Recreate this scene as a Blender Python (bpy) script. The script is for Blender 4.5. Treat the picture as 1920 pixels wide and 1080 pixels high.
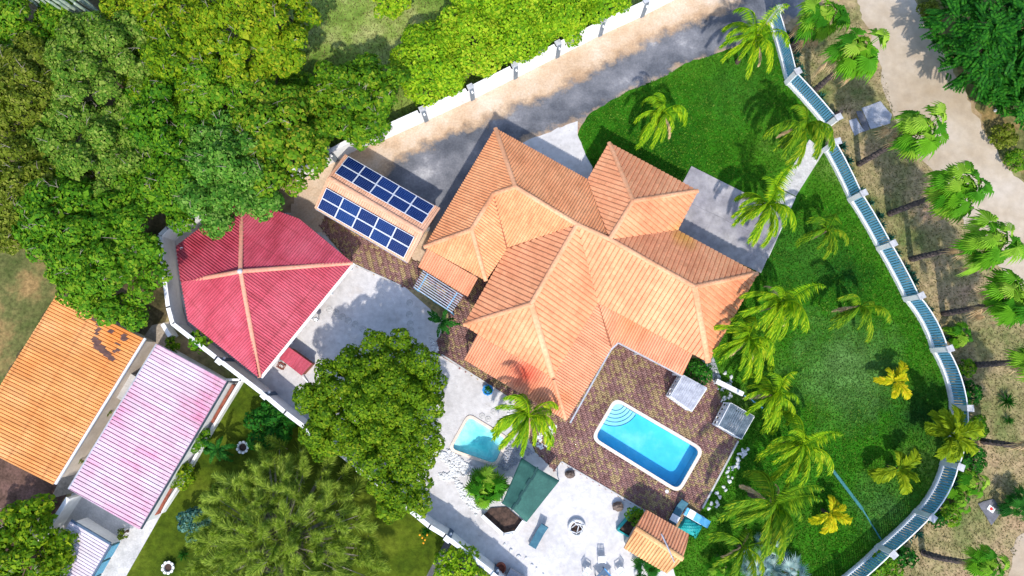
import bpy, bmesh, math, random
import numpy as np
from mathutils import Vector, Matrix
from mathutils.geometry import tessellate_polygon
R = math.radians
rnd = random.Random(7)
rng = np.random.default_rng(7)
scene = bpy.context.scene
C = scene.collection
for o in list(bpy.data.objects):
    bpy.data.objects.remove(o)

# ------------------------------------------------------------------ camera, sky, sun, exposure
CAM_H, FPX, NADIR = 54.0, 1251.0, 700.0
TILT = math.atan((NADIR - 540.0) / FPX)
cam_d = bpy.data.cameras.new('camera'); cam = bpy.data.objects.new('camera', cam_d); C.objects.link(cam)
cam.location = (0, 0, CAM_H); cam.rotation_euler = (TILT, 0, 0)
cam_d.sensor_width = 36; cam_d.lens = 36 * FPX / 1920; cam_d.clip_end = 2000
scene.camera = cam
SUN_EL = 50
w = bpy.data.worlds.new('World'); scene.world = w; w.use_nodes = True
nt = w.node_tree; bg = nt.nodes['Background']
sky = nt.nodes.new('ShaderNodeTexSky'); sky.sky_type = 'NISHITA'; sky.sun_disc = False
sky.sun_elevation = R(SUN_EL); sky.sun_rotation = R(180)
nt.links.new(sky.outputs[0], bg.inputs[0]); bg.inputs[1].default_value = 0.15
sd = bpy.data.lights.new('sun', 'SUN'); so = bpy.data.objects.new('sun', sd); C.objects.link(so)
sd.energy = 2.15; sd.angle = R(1.3); sd.color = (1.0, 0.95, 0.87)
so.rotation_euler = (R(90 - SUN_EL), 0, R(3)); so.location = (0, -60, 80)
scene.view_settings.view_transform = 'Standard'; scene.view_settings.look = 'None'
scene.view_settings.exposure = 1.13; scene.view_settings.gamma = 1; scene.view_settings.use_curve_mapping = False
scene.render.engine = 'CYCLES'
scene.cycles.max_bounces = 8; scene.cycles.transparent_max_bounces = 16

def P(px, py, z=0.0):
    """point at height z whose direction from the drone is that of a photograph pixel"""
    x = (px - 960) / FPX; y = -(py - 540) / FPX
    c, s = math.cos(TILT), math.sin(TILT)
    dy = y * c + s; dz = y * s - c
    k = (z - CAM_H) / dz
    return Vector((x * k, dy * k, z))

# ------------------------------------------------------------------ materials
def ramp(nt, cols, fac, lo=0.3, hi=0.7):
    r = nt.nodes.new('ShaderNodeValToRGB'); e = r.color_ramp.elements
    n = len(cols)
    e[0].position = lo; e[0].color = (*cols[0], 1)
    e[1].position = hi; e[1].color = (*cols[-1], 1)
    for i in range(1, n - 1):
        q = e.new(lo + (hi - lo) * i / (n - 1)); q.color = (*cols[i], 1)
    nt.links.new(fac, r.inputs[0]); return r.outputs[0]
def noise(nt, scale, detail=6, rough=0.6, vec=None, out='Fac'):
    n = nt.nodes.new('ShaderNodeTexNoise'); n.inputs['Scale'].default_value = scale
    n.inputs['Detail'].default_value = detail; n.inputs['Roughness'].default_value = rough
    if vec is None:
        tc = nt.nodes.new('ShaderNodeTexCoord'); vec = tc.outputs['Object']
    nt.links.new(vec, n.inputs['Vector']); return n.outputs[out]
def mixc(nt, a, b, fac, mode='MIX'):
    m = nt.nodes.new('ShaderNodeMix'); m.data_type = 'RGBA'; m.blend_type = mode
    for sock, val in ((m.inputs[6], a), (m.inputs[7], b)):
        if isinstance(val, tuple): sock.default_value = (*val, 1)
        else: nt.links.new(val, sock)
    if isinstance(fac, (int, float)): m.inputs[0].default_value = fac
    else: nt.links.new(fac, m.inputs[0])
    return m.outputs[2]
def math_(nt, op, a, b=None):
    m = nt.nodes.new('ShaderNodeMath'); m.operation = op
    for i, v in enumerate((a, b)):
        if v is None: continue
        if isinstance(v, (int, float)): m.inputs[i].default_value = v
        else: nt.links.new(v, m.inputs[i])
    return m.outputs[0]
def base_mat(name, rough=0.75, spec=0.3, metal=0.0):
    m = bpy.data.materials.new(name); m.use_nodes = True
    b = m.node_tree.nodes['Principled BSDF']
    b.inputs['Roughness'].default_value = rough
    b.inputs['Specular IOR Level'].default_value = spec
    b.inputs['Metallic'].default_value = metal
    return m, m.node_tree, b
def bump(nt, b, h, strength, dist=0.05):
    n = nt.nodes.new('ShaderNodeBump'); n.inputs['Strength'].default_value = strength
    n.inputs['Distance'].default_value = dist
    nt.links.new(h, n.inputs['Height']); nt.links.new(n.outputs[0], b.inputs['Normal'])
def turf_patches(nt, col, worn):  # soft colour patches: worn turf and painted palm shadow alike
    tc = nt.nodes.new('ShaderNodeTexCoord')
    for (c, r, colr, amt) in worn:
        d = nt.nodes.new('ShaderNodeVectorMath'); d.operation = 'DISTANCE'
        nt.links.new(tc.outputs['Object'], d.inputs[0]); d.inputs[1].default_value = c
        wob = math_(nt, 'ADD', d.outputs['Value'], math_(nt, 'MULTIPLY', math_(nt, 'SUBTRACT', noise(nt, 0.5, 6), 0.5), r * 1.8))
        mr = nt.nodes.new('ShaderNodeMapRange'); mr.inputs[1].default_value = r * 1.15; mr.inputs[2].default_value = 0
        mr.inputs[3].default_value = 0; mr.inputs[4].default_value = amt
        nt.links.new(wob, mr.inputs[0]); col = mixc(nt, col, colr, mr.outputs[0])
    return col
def mk(name, cols, scale=2.0, rough=0.75, spec=0.3, bmp=0.0, bscale=None, fine=0.25, lo=0.35, hi=0.65, metal=0.0, detail=6, worn=None, stains=None):
    """noise-mottled surface: big patches from cols, plus finer light/dark grain"""
    m, nt, b = base_mat(name, rough, spec, metal)
    col = ramp(nt, cols, noise(nt, scale, detail), lo, hi) if len(cols) > 1 else None
    if col is None:
        rgb = nt.nodes.new('ShaderNodeRGB'); rgb.outputs[0].default_value = (*cols[0], 1); col = rgb.outputs[0]
    if worn: col = turf_patches(nt, col, worn)
    if stains:
        col = mixc(nt, col, stains[0], ramp(nt, [(0, 0, 0), (.75, .75, .75)], noise(nt, stains[1], 9, 0.7), stains[2], stains[3]))
        col = mixc(nt, col, (0.30, 0.27, 0.25), ramp(nt, [(0, 0, 0), (.6, .6, .6)], noise(nt, 2.6, 5, 0.6), 0.64, 0.72))
    if fine:
        g = ramp(nt, [(1 - fine,) * 3, (1 + fine,) * 3], noise(nt, scale * 9, 4), 0.3, 0.7)
        col = mixc(nt, col, g, 1.0, 'MULTIPLY')
    nt.links.new(col, b.inputs['Base Color'])
    if bmp: bump(nt, b, noise(nt, bscale or scale * 8, 5), bmp)
    return m
def leafmat(name, cols, transl=0.3, rough=0.65, scale=0.35, big=0.35, worn=None):
    """foliage: every leaf its own shade (random per leaf) drifting over the crown"""
    m, nt, b = base_mat(name, rough, 0.12)
    geo = nt.nodes.new('ShaderNodeNewGeometry')
    oi = nt.nodes.new('ShaderNodeObjectInfo')
    f = math_(nt, 'ADD', math_(nt, 'MULTIPLY', geo.outputs['Random Per Island'], 1 - big),
              math_(nt, 'MULTIPLY', noise(nt, scale, 3), big))
    f = math_(nt, 'ADD', f, math_(nt, 'MULTIPLY', math_(nt, 'SUBTRACT', oi.outputs['Random'], 0.5), 0.18))
    col = ramp(nt, cols, f, 0.12, 0.88)
    if worn: col = turf_patches(nt, col, worn)
    nt.links.new(col, b.inputs['Base Color'])
    t = nt.nodes.new('ShaderNodeBsdfTranslucent'); nt.links.new(mixc(nt, col, (0.9, 1.0, 0.25), 1.0, 'MULTIPLY'), t.inputs[0])
    ms = nt.nodes.new('ShaderNodeMixShader'); ms.inputs[0].default_value = transl
    nt.links.new(b.outputs[0], ms.inputs[1]); nt.links.new(t.outputs[0], ms.inputs[2])
    nt.links.new(ms.outputs[0], nt.nodes['Material Output'].inputs[0])
    return m
def roofmat(name, cols, stain=None, course=0.0, rough=0.6, streak=0.25, patch=None):
    """roof sheet or tile: UV runs across and down the slope, so weather streaks follow the fall"""
    m, nt, b = base_mat(name, rough, 0.3)
    tc = nt.nodes.new('ShaderNodeTexCoord'); obj = tc.outputs['Object']
    mp = nt.nodes.new('ShaderNodeMapping'); mp.inputs['Scale'].default_value = (3.0, 0.35, 1)
    nt.links.new(tc.outputs['UV'], mp.inputs['Vector'])
    col = ramp(nt, cols, noise(nt, 0.35, 5, 0.65), 0.3, 0.7)
    st = ramp(nt, [(1 - streak,) * 3, (1 + streak * 0.5,) * 3], noise(nt, 1.0, 5, 0.6, mp.outputs[0]), 0.3, 0.7)
    col = mixc(nt, col, st, 1.0, 'MULTIPLY')
    if course:
        sx = nt.nodes.new('ShaderNodeSeparateXYZ'); nt.links.new(tc.outputs['UV'], sx.inputs[0])
        fr = math_(nt, 'FRACT', math_(nt, 'DIVIDE', sx.outputs[1], course))
        ln = math_(nt, 'LESS_THAN', fr, 0.06)
        col = mixc(nt, col, (0.62, 0.5, 0.45), math_(nt, 'MULTIPLY', ln, math_(nt, 'ADD', noise(nt, 0.7, 2), -0.15)), 'MULTIPLY')
    for (c, r, colr, amt) in (stain or []):
        d = nt.nodes.new('ShaderNodeVectorMath'); d.operation = 'DISTANCE'
        nt.links.new(obj, d.inputs[0]); d.inputs[1].default_value = c
        wob = math_(nt, 'ADD', d.outputs['Value'], math_(nt, 'MULTIPLY', noise(nt, 1.2, 4), r * 0.9))
        mr = nt.nodes.new('ShaderNodeMapRange'); mr.inputs[1].default_value = r * 1.45; mr.inputs[2].default_value = r * 0.45
        mr.inputs[3].default_value = 0; mr.inputs[4].default_value = amt
        nt.links.new(wob, mr.inputs[0]); col = mixc(nt, col, colr, mr.outputs[0])
    if patch:
        mp2 = nt.nodes.new('ShaderNodeMapping'); mp2.inputs['Scale'].default_value = (1.6, 0.22, 1); nt.links.new(tc.outputs['UV'], mp2.inputs['Vector'])
        pf = math_(nt, 'ADD', math_(nt, 'MULTIPLY', noise(nt, patch[1], 6, 0.7), .55), math_(nt, 'MULTIPLY', noise(nt, 1.0, 6, 0.65, mp2.outputs[0]), .45))
        f = ramp(nt, [(0, 0, 0), (1, 1, 1)], pf, patch[2], patch[3])
        col = mixc(nt, col, patch[0], f)
    vm = nt.nodes.new('ShaderNodeVectorMath'); vm.operation = 'DIVIDE'; nt.links.new(tc.outputs['UV'], vm.inputs[0]); vm.inputs[1].default_value = (0.36, course if 0 < course < 1 else 1.7, 1)
    vf = nt.nodes.new('ShaderNodeVectorMath'); vf.operation = 'FLOOR'; nt.links.new(vm.outputs[0], vf.inputs[0])
    oi = nt.nodes.new('ShaderNodeObjectInfo'); va = nt.nodes.new('ShaderNodeVectorMath'); va.operation = 'ADD'; nt.links.new(vf.outputs[0], va.inputs[0]); nt.links.new(oi.outputs['Random'], va.inputs[1])
    wn = nt.nodes.new('ShaderNodeTexWhiteNoise'); nt.links.new(va.outputs[0], wn.inputs[0])
    col = mixc(nt, col, ramp(nt, [(0.88, 0.86, 0.84), (1.0, 1.0, 1.0), (1.08, 1.08, 1.1)], wn.outputs[0], 0.0, 1.0), 0.8, 'MULTIPLY')
    grime = ramp(nt, [(0.70, 0.66, 0.62), (1, 1, 1)], noise(nt, 1.1, 9, 0.72), 0.30, 0.47)
    col = mixc(nt, col, grime, 0.5, 'MULTIPLY')
    g = ramp(nt, [(0.84,) * 3, (1.1,) * 3], noise(nt, 9, 3), 0.3, 0.7)
    col = mixc(nt, col, g, 1.0, 'MULTIPLY')
    nt.links.new(col, b.inputs['Base Color'])
    bump(nt, b, noise(nt, 14, 4), 0.12)
    return m

M = {}
M['white'] = mk('white_paint', [(0.72, 0.72, 0.72), (0.82, 0.82, 0.81)], 0.8, 0.7, bmp=0.08, fine=0.06)
M['wall_white'] = mk('white_render', [(0.50, 0.50, 0.50), (0.70, 0.70, 0.69), (0.76, 0.76, 0.75)], 0.5, 0.85, bmp=0.12, fine=0.06, lo=0.25)
M['cap'] = mk('grey_cap', [(0.33, 0.33, 0.35), (0.5, 0.5, 0.52)], 3, 0.8, bmp=0.2, fine=0.15)
M['pilaster'] = mk('slate_blue_paint', [(0.05, 0.09, 0.15), (0.08, 0.13, 0.19)], 2, 0.6, fine=0.1)  # side wall pilasters keep this darker tone, their shade included
M['pilaster_sunlit'] = mk('sunlit_slate_paint', [(0.13, 0.16, 0.19), (0.19, 0.22, 0.25)], 2, 0.7, fine=0.1)  # same slate paint, lighter because sunlight is mixed into the colour
M['picket'] = mk('blue_steel', [(0.10, 0.33, 0.50), (0.17, 0.42, 0.58)], 2, 0.5, fine=0.1)
M['tealstrip'] = mk('faded_teal', [(0.03, 0.14, 0.15), (0.05, 0.2, 0.21)], 2, 0.8, fine=0.15)
M['dark_gap'] = mk('dark_steel', [(0.015, 0.03, 0.045), (0.03, 0.05, 0.07)], 2, 0.7)
M['teal'] = mk('teal_paint', [(0.0, 0.24, 0.25), (0.02, 0.34, 0.33)], 3, 0.55, fine=0.15)
M['blue'] = mk('blue_paint', [(0.02, 0.2, 0.5), (0.05, 0.3, 0.62)], 3, 0.5, fine=0.1)
M['lightblue'] = mk('light_blue_plastic', [(0.08, 0.36, 0.62), (0.14, 0.46, 0.7)], 3, 0.4, fine=0.08)
M['deckblue'] = mk('slate_teal_cushion', [(0.03, 0.10, 0.15), (0.05, 0.15, 0.2)], 4, 0.8, fine=0.15)
M['concrete'] = mk('pale_concrete', [(0.38, 0.37, 0.36), (0.55, 0.53, 0.51)], 0.9, 0.9, bmp=0.2, fine=0.15)
M['slab'] = mk('grey_slab', [(0.24, 0.25, 0.28), (0.36, 0.37, 0.41)], 1.6, 0.9, bmp=0.25, fine=0.2)
M['darkslab'] = mk('dark_slab', [(0.09, 0.09, 0.1), (0.16, 0.16, 0.18)], 1.6, 0.9, bmp=0.25, fine=0.2)
M['bark'] = mk('bark', [(0.05, 0.035, 0.025), (0.14, 0.10, 0.075)], 5, 0.95, bmp=0.6, fine=0.35)
M['twig'] = mk('grey_twig', [(0.16, 0.13, 0.10), (0.30, 0.26, 0.21)], 5, 0.95, fine=0.25)
M['palmbark'] = mk('palm_bark', [(0.025, 0.02, 0.02), (0.12, 0.09, 0.08)], 6, 0.95, bmp=0.7, fine=0.4)
M['deadwood'] = mk('dead_frond', [(0.35, 0.22, 0.1), (0.55, 0.4, 0.22)], 4, 0.9, fine=0.25)
M['soil'] = mk('dark_soil', [(0.03, 0.02, 0.016), (0.10, 0.06, 0.045)], 3, 0.95, bmp=0.5, fine=0.4)
M['rust'] = mk('rust_red', [(0.16, 0.04, 0.025), (0.3, 0.09, 0.05)], 3, 0.8, bmp=0.3, fine=0.3)
M['steel'] = mk('galvanised', [(0.35, 0.36, 0.38), (0.5, 0.51, 0.53)], 4, 0.45, metal=0.4, fine=0.1)
M['stone'] = mk('white_stone', [(0.5, 0.5, 0.5), (0.8, 0.8, 0.79)], 3, 0.9, bmp=0.5, fine=0.15)
M['brownrock'] = mk('brown_rock', [(0.10, 0.07, 0.055), (0.22, 0.17, 0.14)], 3, 0.95, bmp=0.6, fine=0.25)
M['coping'] = mk('pale_coping', [(0.66, 0.52, 0.42), (0.76, 0.64, 0.54)], 2, 0.8, bmp=0.1, fine=0.08)
M['coping_w'] = mk('cream_coping', [(0.62, 0.53, 0.45), (0.70, 0.62, 0.54)], 2, 0.8, bmp=0.1, fine=0.08)
M['beige_wall'] = mk('beige_wall', [(0.5, 0.42, 0.34), (0.62, 0.54, 0.46)], 1, 0.9, bmp=0.1, fine=0.08)
M['greywood'] = mk('weathered_board', [(0.30, 0.31, 0.36), (0.46, 0.47, 0.52)], 2.5, 0.9, bmp=0.3, fine=0.3)
M['darkwood'] = mk('dark_weathered_board', [(0.07, 0.10, 0.13), (0.15, 0.19, 0.23)], 2.5, 0.9, bmp=0.3, fine=0.3)
M['fascia'] = mk('orange_fascia', [(0.3, 0.12, 0.06), (0.45, 0.2, 0.1)], 2, 0.8, fine=0.15)
M['towel'] = mk('white_towel', [(0.68, 0.69, 0.73), (0.8, 0.8, 0.82)], 4, 0.95, bmp=0.3, fine=0.06)
M['red'] = mk('red_paint', [(0.55, 0.03, 0.03), (0.65, 0.05, 0.04)], 3, 0.6)
M['tan'] = mk('tan_wood', [(0.45, 0.28, 0.16), (0.58, 0.4, 0.26)], 3, 0.8)
M['black'] = mk('black_plastic', [(0.012, 0.012, 0.014), (0.03, 0.03, 0.03)], 3, 0.5)
M['tarp'] = mk('green_canvas', [(0.018, 0.075, 0.062), (0.032, 0.115, 0.092)], 0.9, 0.75, bmp=0.15, fine=0.12)
M['tarp_worn'] = mk('dark_worn_canvas', [(0.012, 0.045, 0.045), (0.02, 0.07, 0.065)], 2, 0.85, fine=0.2)
# roofs
M['frame_al'] = mk('aluminium', [(0.62, 0.65, 0.7), (0.72, 0.74, 0.78)], 4, 0.4, metal=0.2, fine=0.04)
M['ridge'] = roofmat('ridge_tile', [(0.58, 0.24, 0.11), (0.74, 0.36, 0.19), (0.80, 0.42, 0.24)], rough=0.7)
M['ridge_dark'] = roofmat('valley_gutter', [(0.2, 0.06, 0.03), (0.36, 0.12, 0.05)], rough=0.7)
def pavermat():
    m, nt, b = base_mat('concrete_pavers', 0.85, 0.25)
    a = nt.nodes.new('ShaderNodeAttribute'); a.attribute_name = 'tint'
    col = ramp(nt, [(0.18, 0.088, 0.075), (0.25, 0.13, 0.115), (0.29, 0.165, 0.145), (0.32, 0.215, 0.11), (0.38, 0.275, 0.14)], a.outputs['Fac'], 0.0, 1.0)
    col = mixc(nt, col, ramp(nt, [(0.68,) * 3, (1.15,) * 3], noise(nt, 0.45, 5), 0.3, 0.7), 1.0, 'MULTIPLY')
    col = mixc(nt, col, ramp(nt, [(0.8,) * 3, (1.15,) * 3], noise(nt, 12, 3), 0.3, 0.7), 1.0, 'MULTIPLY')
    nt.links.new(col, b.inputs['Base Color']); bump(nt, b, noise(nt, 30, 3), 0.2); return m
M['paver'] = pavermat()
def watermat(name, col, dens, surf=0.10):
    m = bpy.data.materials.new(name); m.use_nodes = True; nt = m.node_tree
    nt.nodes.remove(nt.nodes['Principled BSDF']); out = nt.nodes['Material Output']
    tr = nt.nodes.new('ShaderNodeBsdfTransparent'); gl = nt.nodes.new('ShaderNodeBsdfGlossy'); gl.inputs['Roughness'].default_value = 0.05
    fr = nt.nodes.new('ShaderNodeFresnel'); fr.inputs[0].default_value = 1.33
    bm = nt.nodes.new('ShaderNodeBump'); bm.inputs['Strength'].default_value = surf; bm.inputs['Distance'].default_value = 0.1
    nt.links.new(noise(nt, 1.6, 3), bm.inputs['Height'])
    nt.links.new(bm.outputs[0], gl.inputs['Normal']); nt.links.new(bm.outputs[0], fr.inputs['Normal'])
    ms = nt.nodes.new('ShaderNodeMixShader'); nt.links.new(fr.outputs[0], ms.inputs[0])
    nt.links.new(tr.outputs[0], ms.inputs[1]); nt.links.new(gl.outputs[0], ms.inputs[2]); nt.links.new(ms.outputs[0], out.inputs[0])
    va = nt.nodes.new('ShaderNodeVolumeAbsorption'); va.inputs[0].default_value = (*col, 1); va.inputs[1].default_value = dens
    nt.links.new(va.outputs[0], out.inputs[1]); return m
M['water'] = watermat('pool_water', (0.2, 0.90, 1.0), 0.22)
M['water2'] = watermat('small_pool_water', (0.25, 0.93, 0.98), 0.75)
M['poolfloor'] = mk('blue_pool_paint', [(0.05, 0.45, 0.72), (0.08, 0.55, 0.8), (0.26, 0.66, 0.84)], 0.35, 0.7, fine=0.04, lo=0.3, hi=0.75)
M['poolstep'] = mk('pale_blue_step', [(0.3, 0.62, 0.75), (0.38, 0.7, 0.82)], 1, 0.7, fine=0.05)
M['pooledge'] = mk('navy_tile', [(0.01, 0.06, 0.12), (0.02, 0.1, 0.18)], 4, 0.5)
M['poolfloor2'] = mk('turquoise_plaster', [(0.30, 0.62, 0.66), (0.5, 0.74, 0.76), (0.62, 0.8, 0.8)], 1.1, 0.8, fine=0.08)
# ground covers
WORN_AND_SHADOW = [(tuple(P(1585, 690)), 4.6, (0.115, 0.225, 0.06), 0.8), (tuple(P(1500, 480)), 3.4, (0.035, 0.13, 0.015), 0.7), (tuple(P(1660, 945)), 3.0, (0.06, 0.13, 0.045), 0.5), (tuple(P(1380, 170)), 3.5, (0.03, 0.12, 0.012), 0.6), (tuple(P(1730, 780)), 3.4, (0.006, 0.04, 0.012), 0.7), (tuple(P(1590, 510)), 2.4, (0.004, 0.045, 0.008), 0.6)]  # pale worn turf; among the dark spots, a palm crown's shadow painted in
M['lawn'] = mk('lawn_turf', [(0.010, 0.072, 0.003), (0.024, 0.122, 0.004), (0.050, 0.165, 0.008), (0.14, 0.21, 0.045)], 0.085, 0.95, 0.1, bmp=0.9, bscale=7, fine=0.35, lo=0.34, hi=0.74, detail=8, worn=WORN_AND_SHADOW)
M['lawn2'] = mk('olive_turf', [(0.03, 0.055, 0.003), (0.06, 0.09, 0.005), (0.095, 0.125, 0.010)], 0.25, 0.95, 0.1, bmp=0.9, bscale=7, fine=0.35)  # the garden lawn's own dark olive grass
M['meadow'] = mk('dry_turf', [(0.09, 0.16, 0.02), (0.19, 0.27, 0.05), (0.34, 0.35, 0.13)], 0.22, 0.95, 0.1, bmp=0.8, bscale=6, fine=0.3)
M['verge'] = mk('dry_verge', [(0.08, 0.13, 0.03), (0.20, 0.185, 0.075), (0.31, 0.235, 0.125), (0.35, 0.23, 0.14)], 0.24, 0.95, 0.1, bmp=0.8, bscale=5, fine=0.35, lo=0.3, hi=0.7, detail=9)
M['forest'] = mk('leaf_litter', [(0.03, 0.03, 0.012), (0.08, 0.065, 0.03), (0.13, 0.10, 0.06)], 0.5, 0.95, 0.1, bmp=0.8, bscale=5, fine=0.4)
M['browndirt'] = mk('brown_dirt', [(0.05, 0.03, 0.022), (0.11, 0.065, 0.05), (0.15, 0.085, 0.07)], 0.6, 0.95, 0.1, bmp=0.7, bscale=5, fine=0.35)
M['scrub'] = mk('scrub_ground', [(0.06, 0.08, 0.02), (0.12, 0.12, 0.04), (0.26, 0.17, 0.07)], 0.35, 0.95, 0.1, bmp=0.8, bscale=5, fine=0.4)
M['sand'] = mk('white_sand', [(0.40, 0.38, 0.37), (0.52, 0.50, 0.49), (0.59, 0.57, 0.565)], 0.25, 0.95, 0.1, bmp=0.45, bscale=9, fine=0.13, lo=0.25, hi=0.7, detail=9, stains=((0.40, 0.33, 0.27), 0.33, 0.55, 0.78))
M['road'] = mk('sandy_road', [(0.33, 0.25, 0.165), (0.42, 0.345, 0.26), (0.48, 0.415, 0.345)], 0.16, 0.95, 0.1, bmp=0.3, bscale=6, fine=0.1, lo=0.3, hi=0.7, detail=9)
M['alley'] = mk('alley_floor', [(0.22, 0.18, 0.14), (0.42, 0.36, 0.29)], 0.6, 0.95, bmp=0.3, fine=0.25)
M['asphalt_strip'] = mk('dark_yard', [(0.06, 0.06, 0.07), (0.12, 0.115, 0.12)], 0.5, 0.95, bmp=0.3, fine=0.25)
M['terrace'] = mk('weathered_terrace', [(0.17, 0.16, 0.19), (0.28, 0.265, 0.28), (0.44, 0.41, 0.40)], 0.2, 0.9, bmp=0.25, bscale=9, fine=0.22, lo=0.3, hi=0.7, detail=9)
def drivemat():
    m, nt, b = base_mat('driveway_surface', 0.9, 0.15)
    a = nt.nodes.new('ShaderNodeAttribute'); a.attribute_name = 'w'
    wob = math_(nt, 'ADD', a.outputs['Fac'], math_(nt, 'MULTIPLY', math_(nt, 'SUBTRACT', noise(nt, 0.9, 7, 0.65), 0.5), 1.1))
    asp = ramp(nt, [(0.045, 0.05, 0.062), (0.10, 0.105, 0.12), (0.19, 0.19, 0.205), (0.48, 0.46, 0.45)], noise(nt, 0.22, 9, 0.62), 0.3, 0.72)
    dirt = ramp(nt, [(0.36, 0.23, 0.13), (0.50, 0.365, 0.25), (0.59, 0.48, 0.375)], noise(nt, 0.3, 8, 0.65), 0.25, 0.65)
    edge = ramp(nt, [(1, 1, 1), (0.85, 0.72, 0.55), (1, 1, 1)], wob, 0.15, 0.75)
    col = mixc(nt, dirt, asp, ramp(nt, [(0, 0, 0), (1, 1, 1)], wob, 0.32, 0.66))
    col = mixc(nt, col, edge, 0.7, 'MULTIPLY')
    col = mixc(nt, col, ramp(nt, [(0.82,) * 3, (1.15,) * 3], noise(nt, 6, 5), 0.3, 0.7), 1.0, 'MULTIPLY')
    nt.links.new(col, b.inputs['Base Color']); bump(nt, b, noise(nt, 8, 5), 0.35); return m
M['drive'] = drivemat()
# foliage
M['leaf_lime'] = leafmat('lime_leaves', [(0.07, 0.20, 0.004), (0.16, 0.34, 0.006), (0.30, 0.46, 0.012), (0.44, 0.50, 0.03)])
M['leaf_yellow'] = leafmat('yellow_green_leaves', [(0.04, 0.12, 0.003), (0.10, 0.21, 0.004), (0.19, 0.30, 0.005), (0.34, 0.36, 0.015)])
M['leaf_mid'] = leafmat('green_leaves', [(0.02, 0.10, 0.004), (0.06, 0.19, 0.006), (0.12, 0.27, 0.008), (0.24, 0.34, 0.02)])
M['leaf_big'] = leafmat('deep_olive_leaves', [(0.035, 0.10, 0.003), (0.095, 0.20, 0.004), (0.17, 0.28, 0.006), (0.32, 0.34, 0.02)])
M['leaf_blue'] = leafmat('blue_green_leaves', [(0.025, 0.11, 0.009), (0.065, 0.20, 0.016), (0.13, 0.29, 0.03), (0.27, 0.40, 0.09)])
M['leaf_olive'] = leafmat('olive_leaves', [(0.035, 0.06, 0.004), (0.085, 0.13, 0.006), (0.15, 0.20, 0.012), (0.27, 0.29, 0.05)])
M['leaf_grey'] = leafmat('grey_green_leaves', [(0.025, 0.095, 0.008), (0.075, 0.18, 0.012), (0.14, 0.25, 0.02), (0.27, 0.35, 0.06)])
M['leaf_dark'] = leafmat('dark_green_leaves', [(0.004, 0.04, 0.004), (0.010, 0.09, 0.006), (0.025, 0.16, 0.01), (0.06, 0.22, 0.015)])
M['leaf_orange'] = leafmat('flowering_leaves', [(0.03, 0.11, 0.004), (0.08, 0.20, 0.006), (0.15, 0.28, 0.008), (0.36, 0.32, 0.03)])
M['needle'] = leafmat('casuarina_needles', [(0.08, 0.14, 0.015), (0.22, 0.32, 0.03), (0.42, 0.54, 0.07), (0.68, 0.72, 0.24)], 0.4, scale=0.9, big=.45)
M['teal_leaf'] = leafmat('teal_leaves', [(0.01, 0.06, 0.05), (0.04, 0.14, 0.11), (0.2, 0.36, 0.28)], 0.2)
M['agave'] = leafmat('agave_leaves', [(0.006, 0.05, 0.035), (0.02, 0.10, 0.07), (0.06, 0.2, 0.14)], 0.15)
M['coco'] = leafmat('coconut_fronds', [(0.04, 0.14, 0.002), (0.11, 0.27, 0.003), (0.25, 0.42, 0.005), (0.48, 0.52, 0.015)], 0.3)
M['coco_dark'] = leafmat('dark_coconut_fronds', [(0.025, 0.10, 0.002), (0.07, 0.19, 0.004), (0.16, 0.29, 0.006), (0.34, 0.38, 0.015)], 0.3)
M['coco_y'] = leafmat('yellow_fronds', [(0.16, 0.25, 0.004), (0.38, 0.42, 0.006), (0.62, 0.56, 0.01), (0.74, 0.52, 0.02)], 0.35)
M['banana'] = leafmat('broad_green_fronds', [(0.09, 0.17, 0.004), (0.20, 0.30, 0.007), (0.36, 0.43, 0.012)], 0.3)
M['fan'] = leafmat('fan_leaves', [(0.02, 0.13, 0.005), (0.06, 0.24, 0.008), (0.14, 0.35, 0.012), (0.32, 0.47, 0.05)], 0.3)
M['fan_dark'] = leafmat('dark_fan_leaves', [(0.008, 0.07, 0.008), (0.02, 0.13, 0.012), (0.05, 0.2, 0.02)], 0.25)
M['silver'] = leafmat('silver_fan_leaves', [(0.09, 0.19, 0.2), (0.2, 0.36, 0.37), (0.42, 0.56, 0.55), (0.6, 0.68, 0.62)], 0.15)
M['cactus'] = mk('grey_cactus', [(0.16, 0.24, 0.17), (0.36, 0.42, 0.34)], 3, 0.8, bmp=0.4, fine=0.2)
M['flower'] = mk('orange_flower', [(0.7, 0.28, 0.01), (0.8, 0.4, 0.02)], 3, 0.7)
M['grass'] = leafmat('grass_blades', [(0.014, 0.095, 0.003), (0.036, 0.162, 0.004), (0.070, 0.212, 0.008), (0.16, 0.25, 0.03)], 0.2, scale=0.25, worn=WORN_AND_SHADOW)
M['grass_dry'] = leafmat('dry_grass_blades', [(0.05, 0.07, 0.015), (0.13, 0.13, 0.04), (0.28, 0.22, 0.1)], 0.2, scale=0.4)

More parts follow.
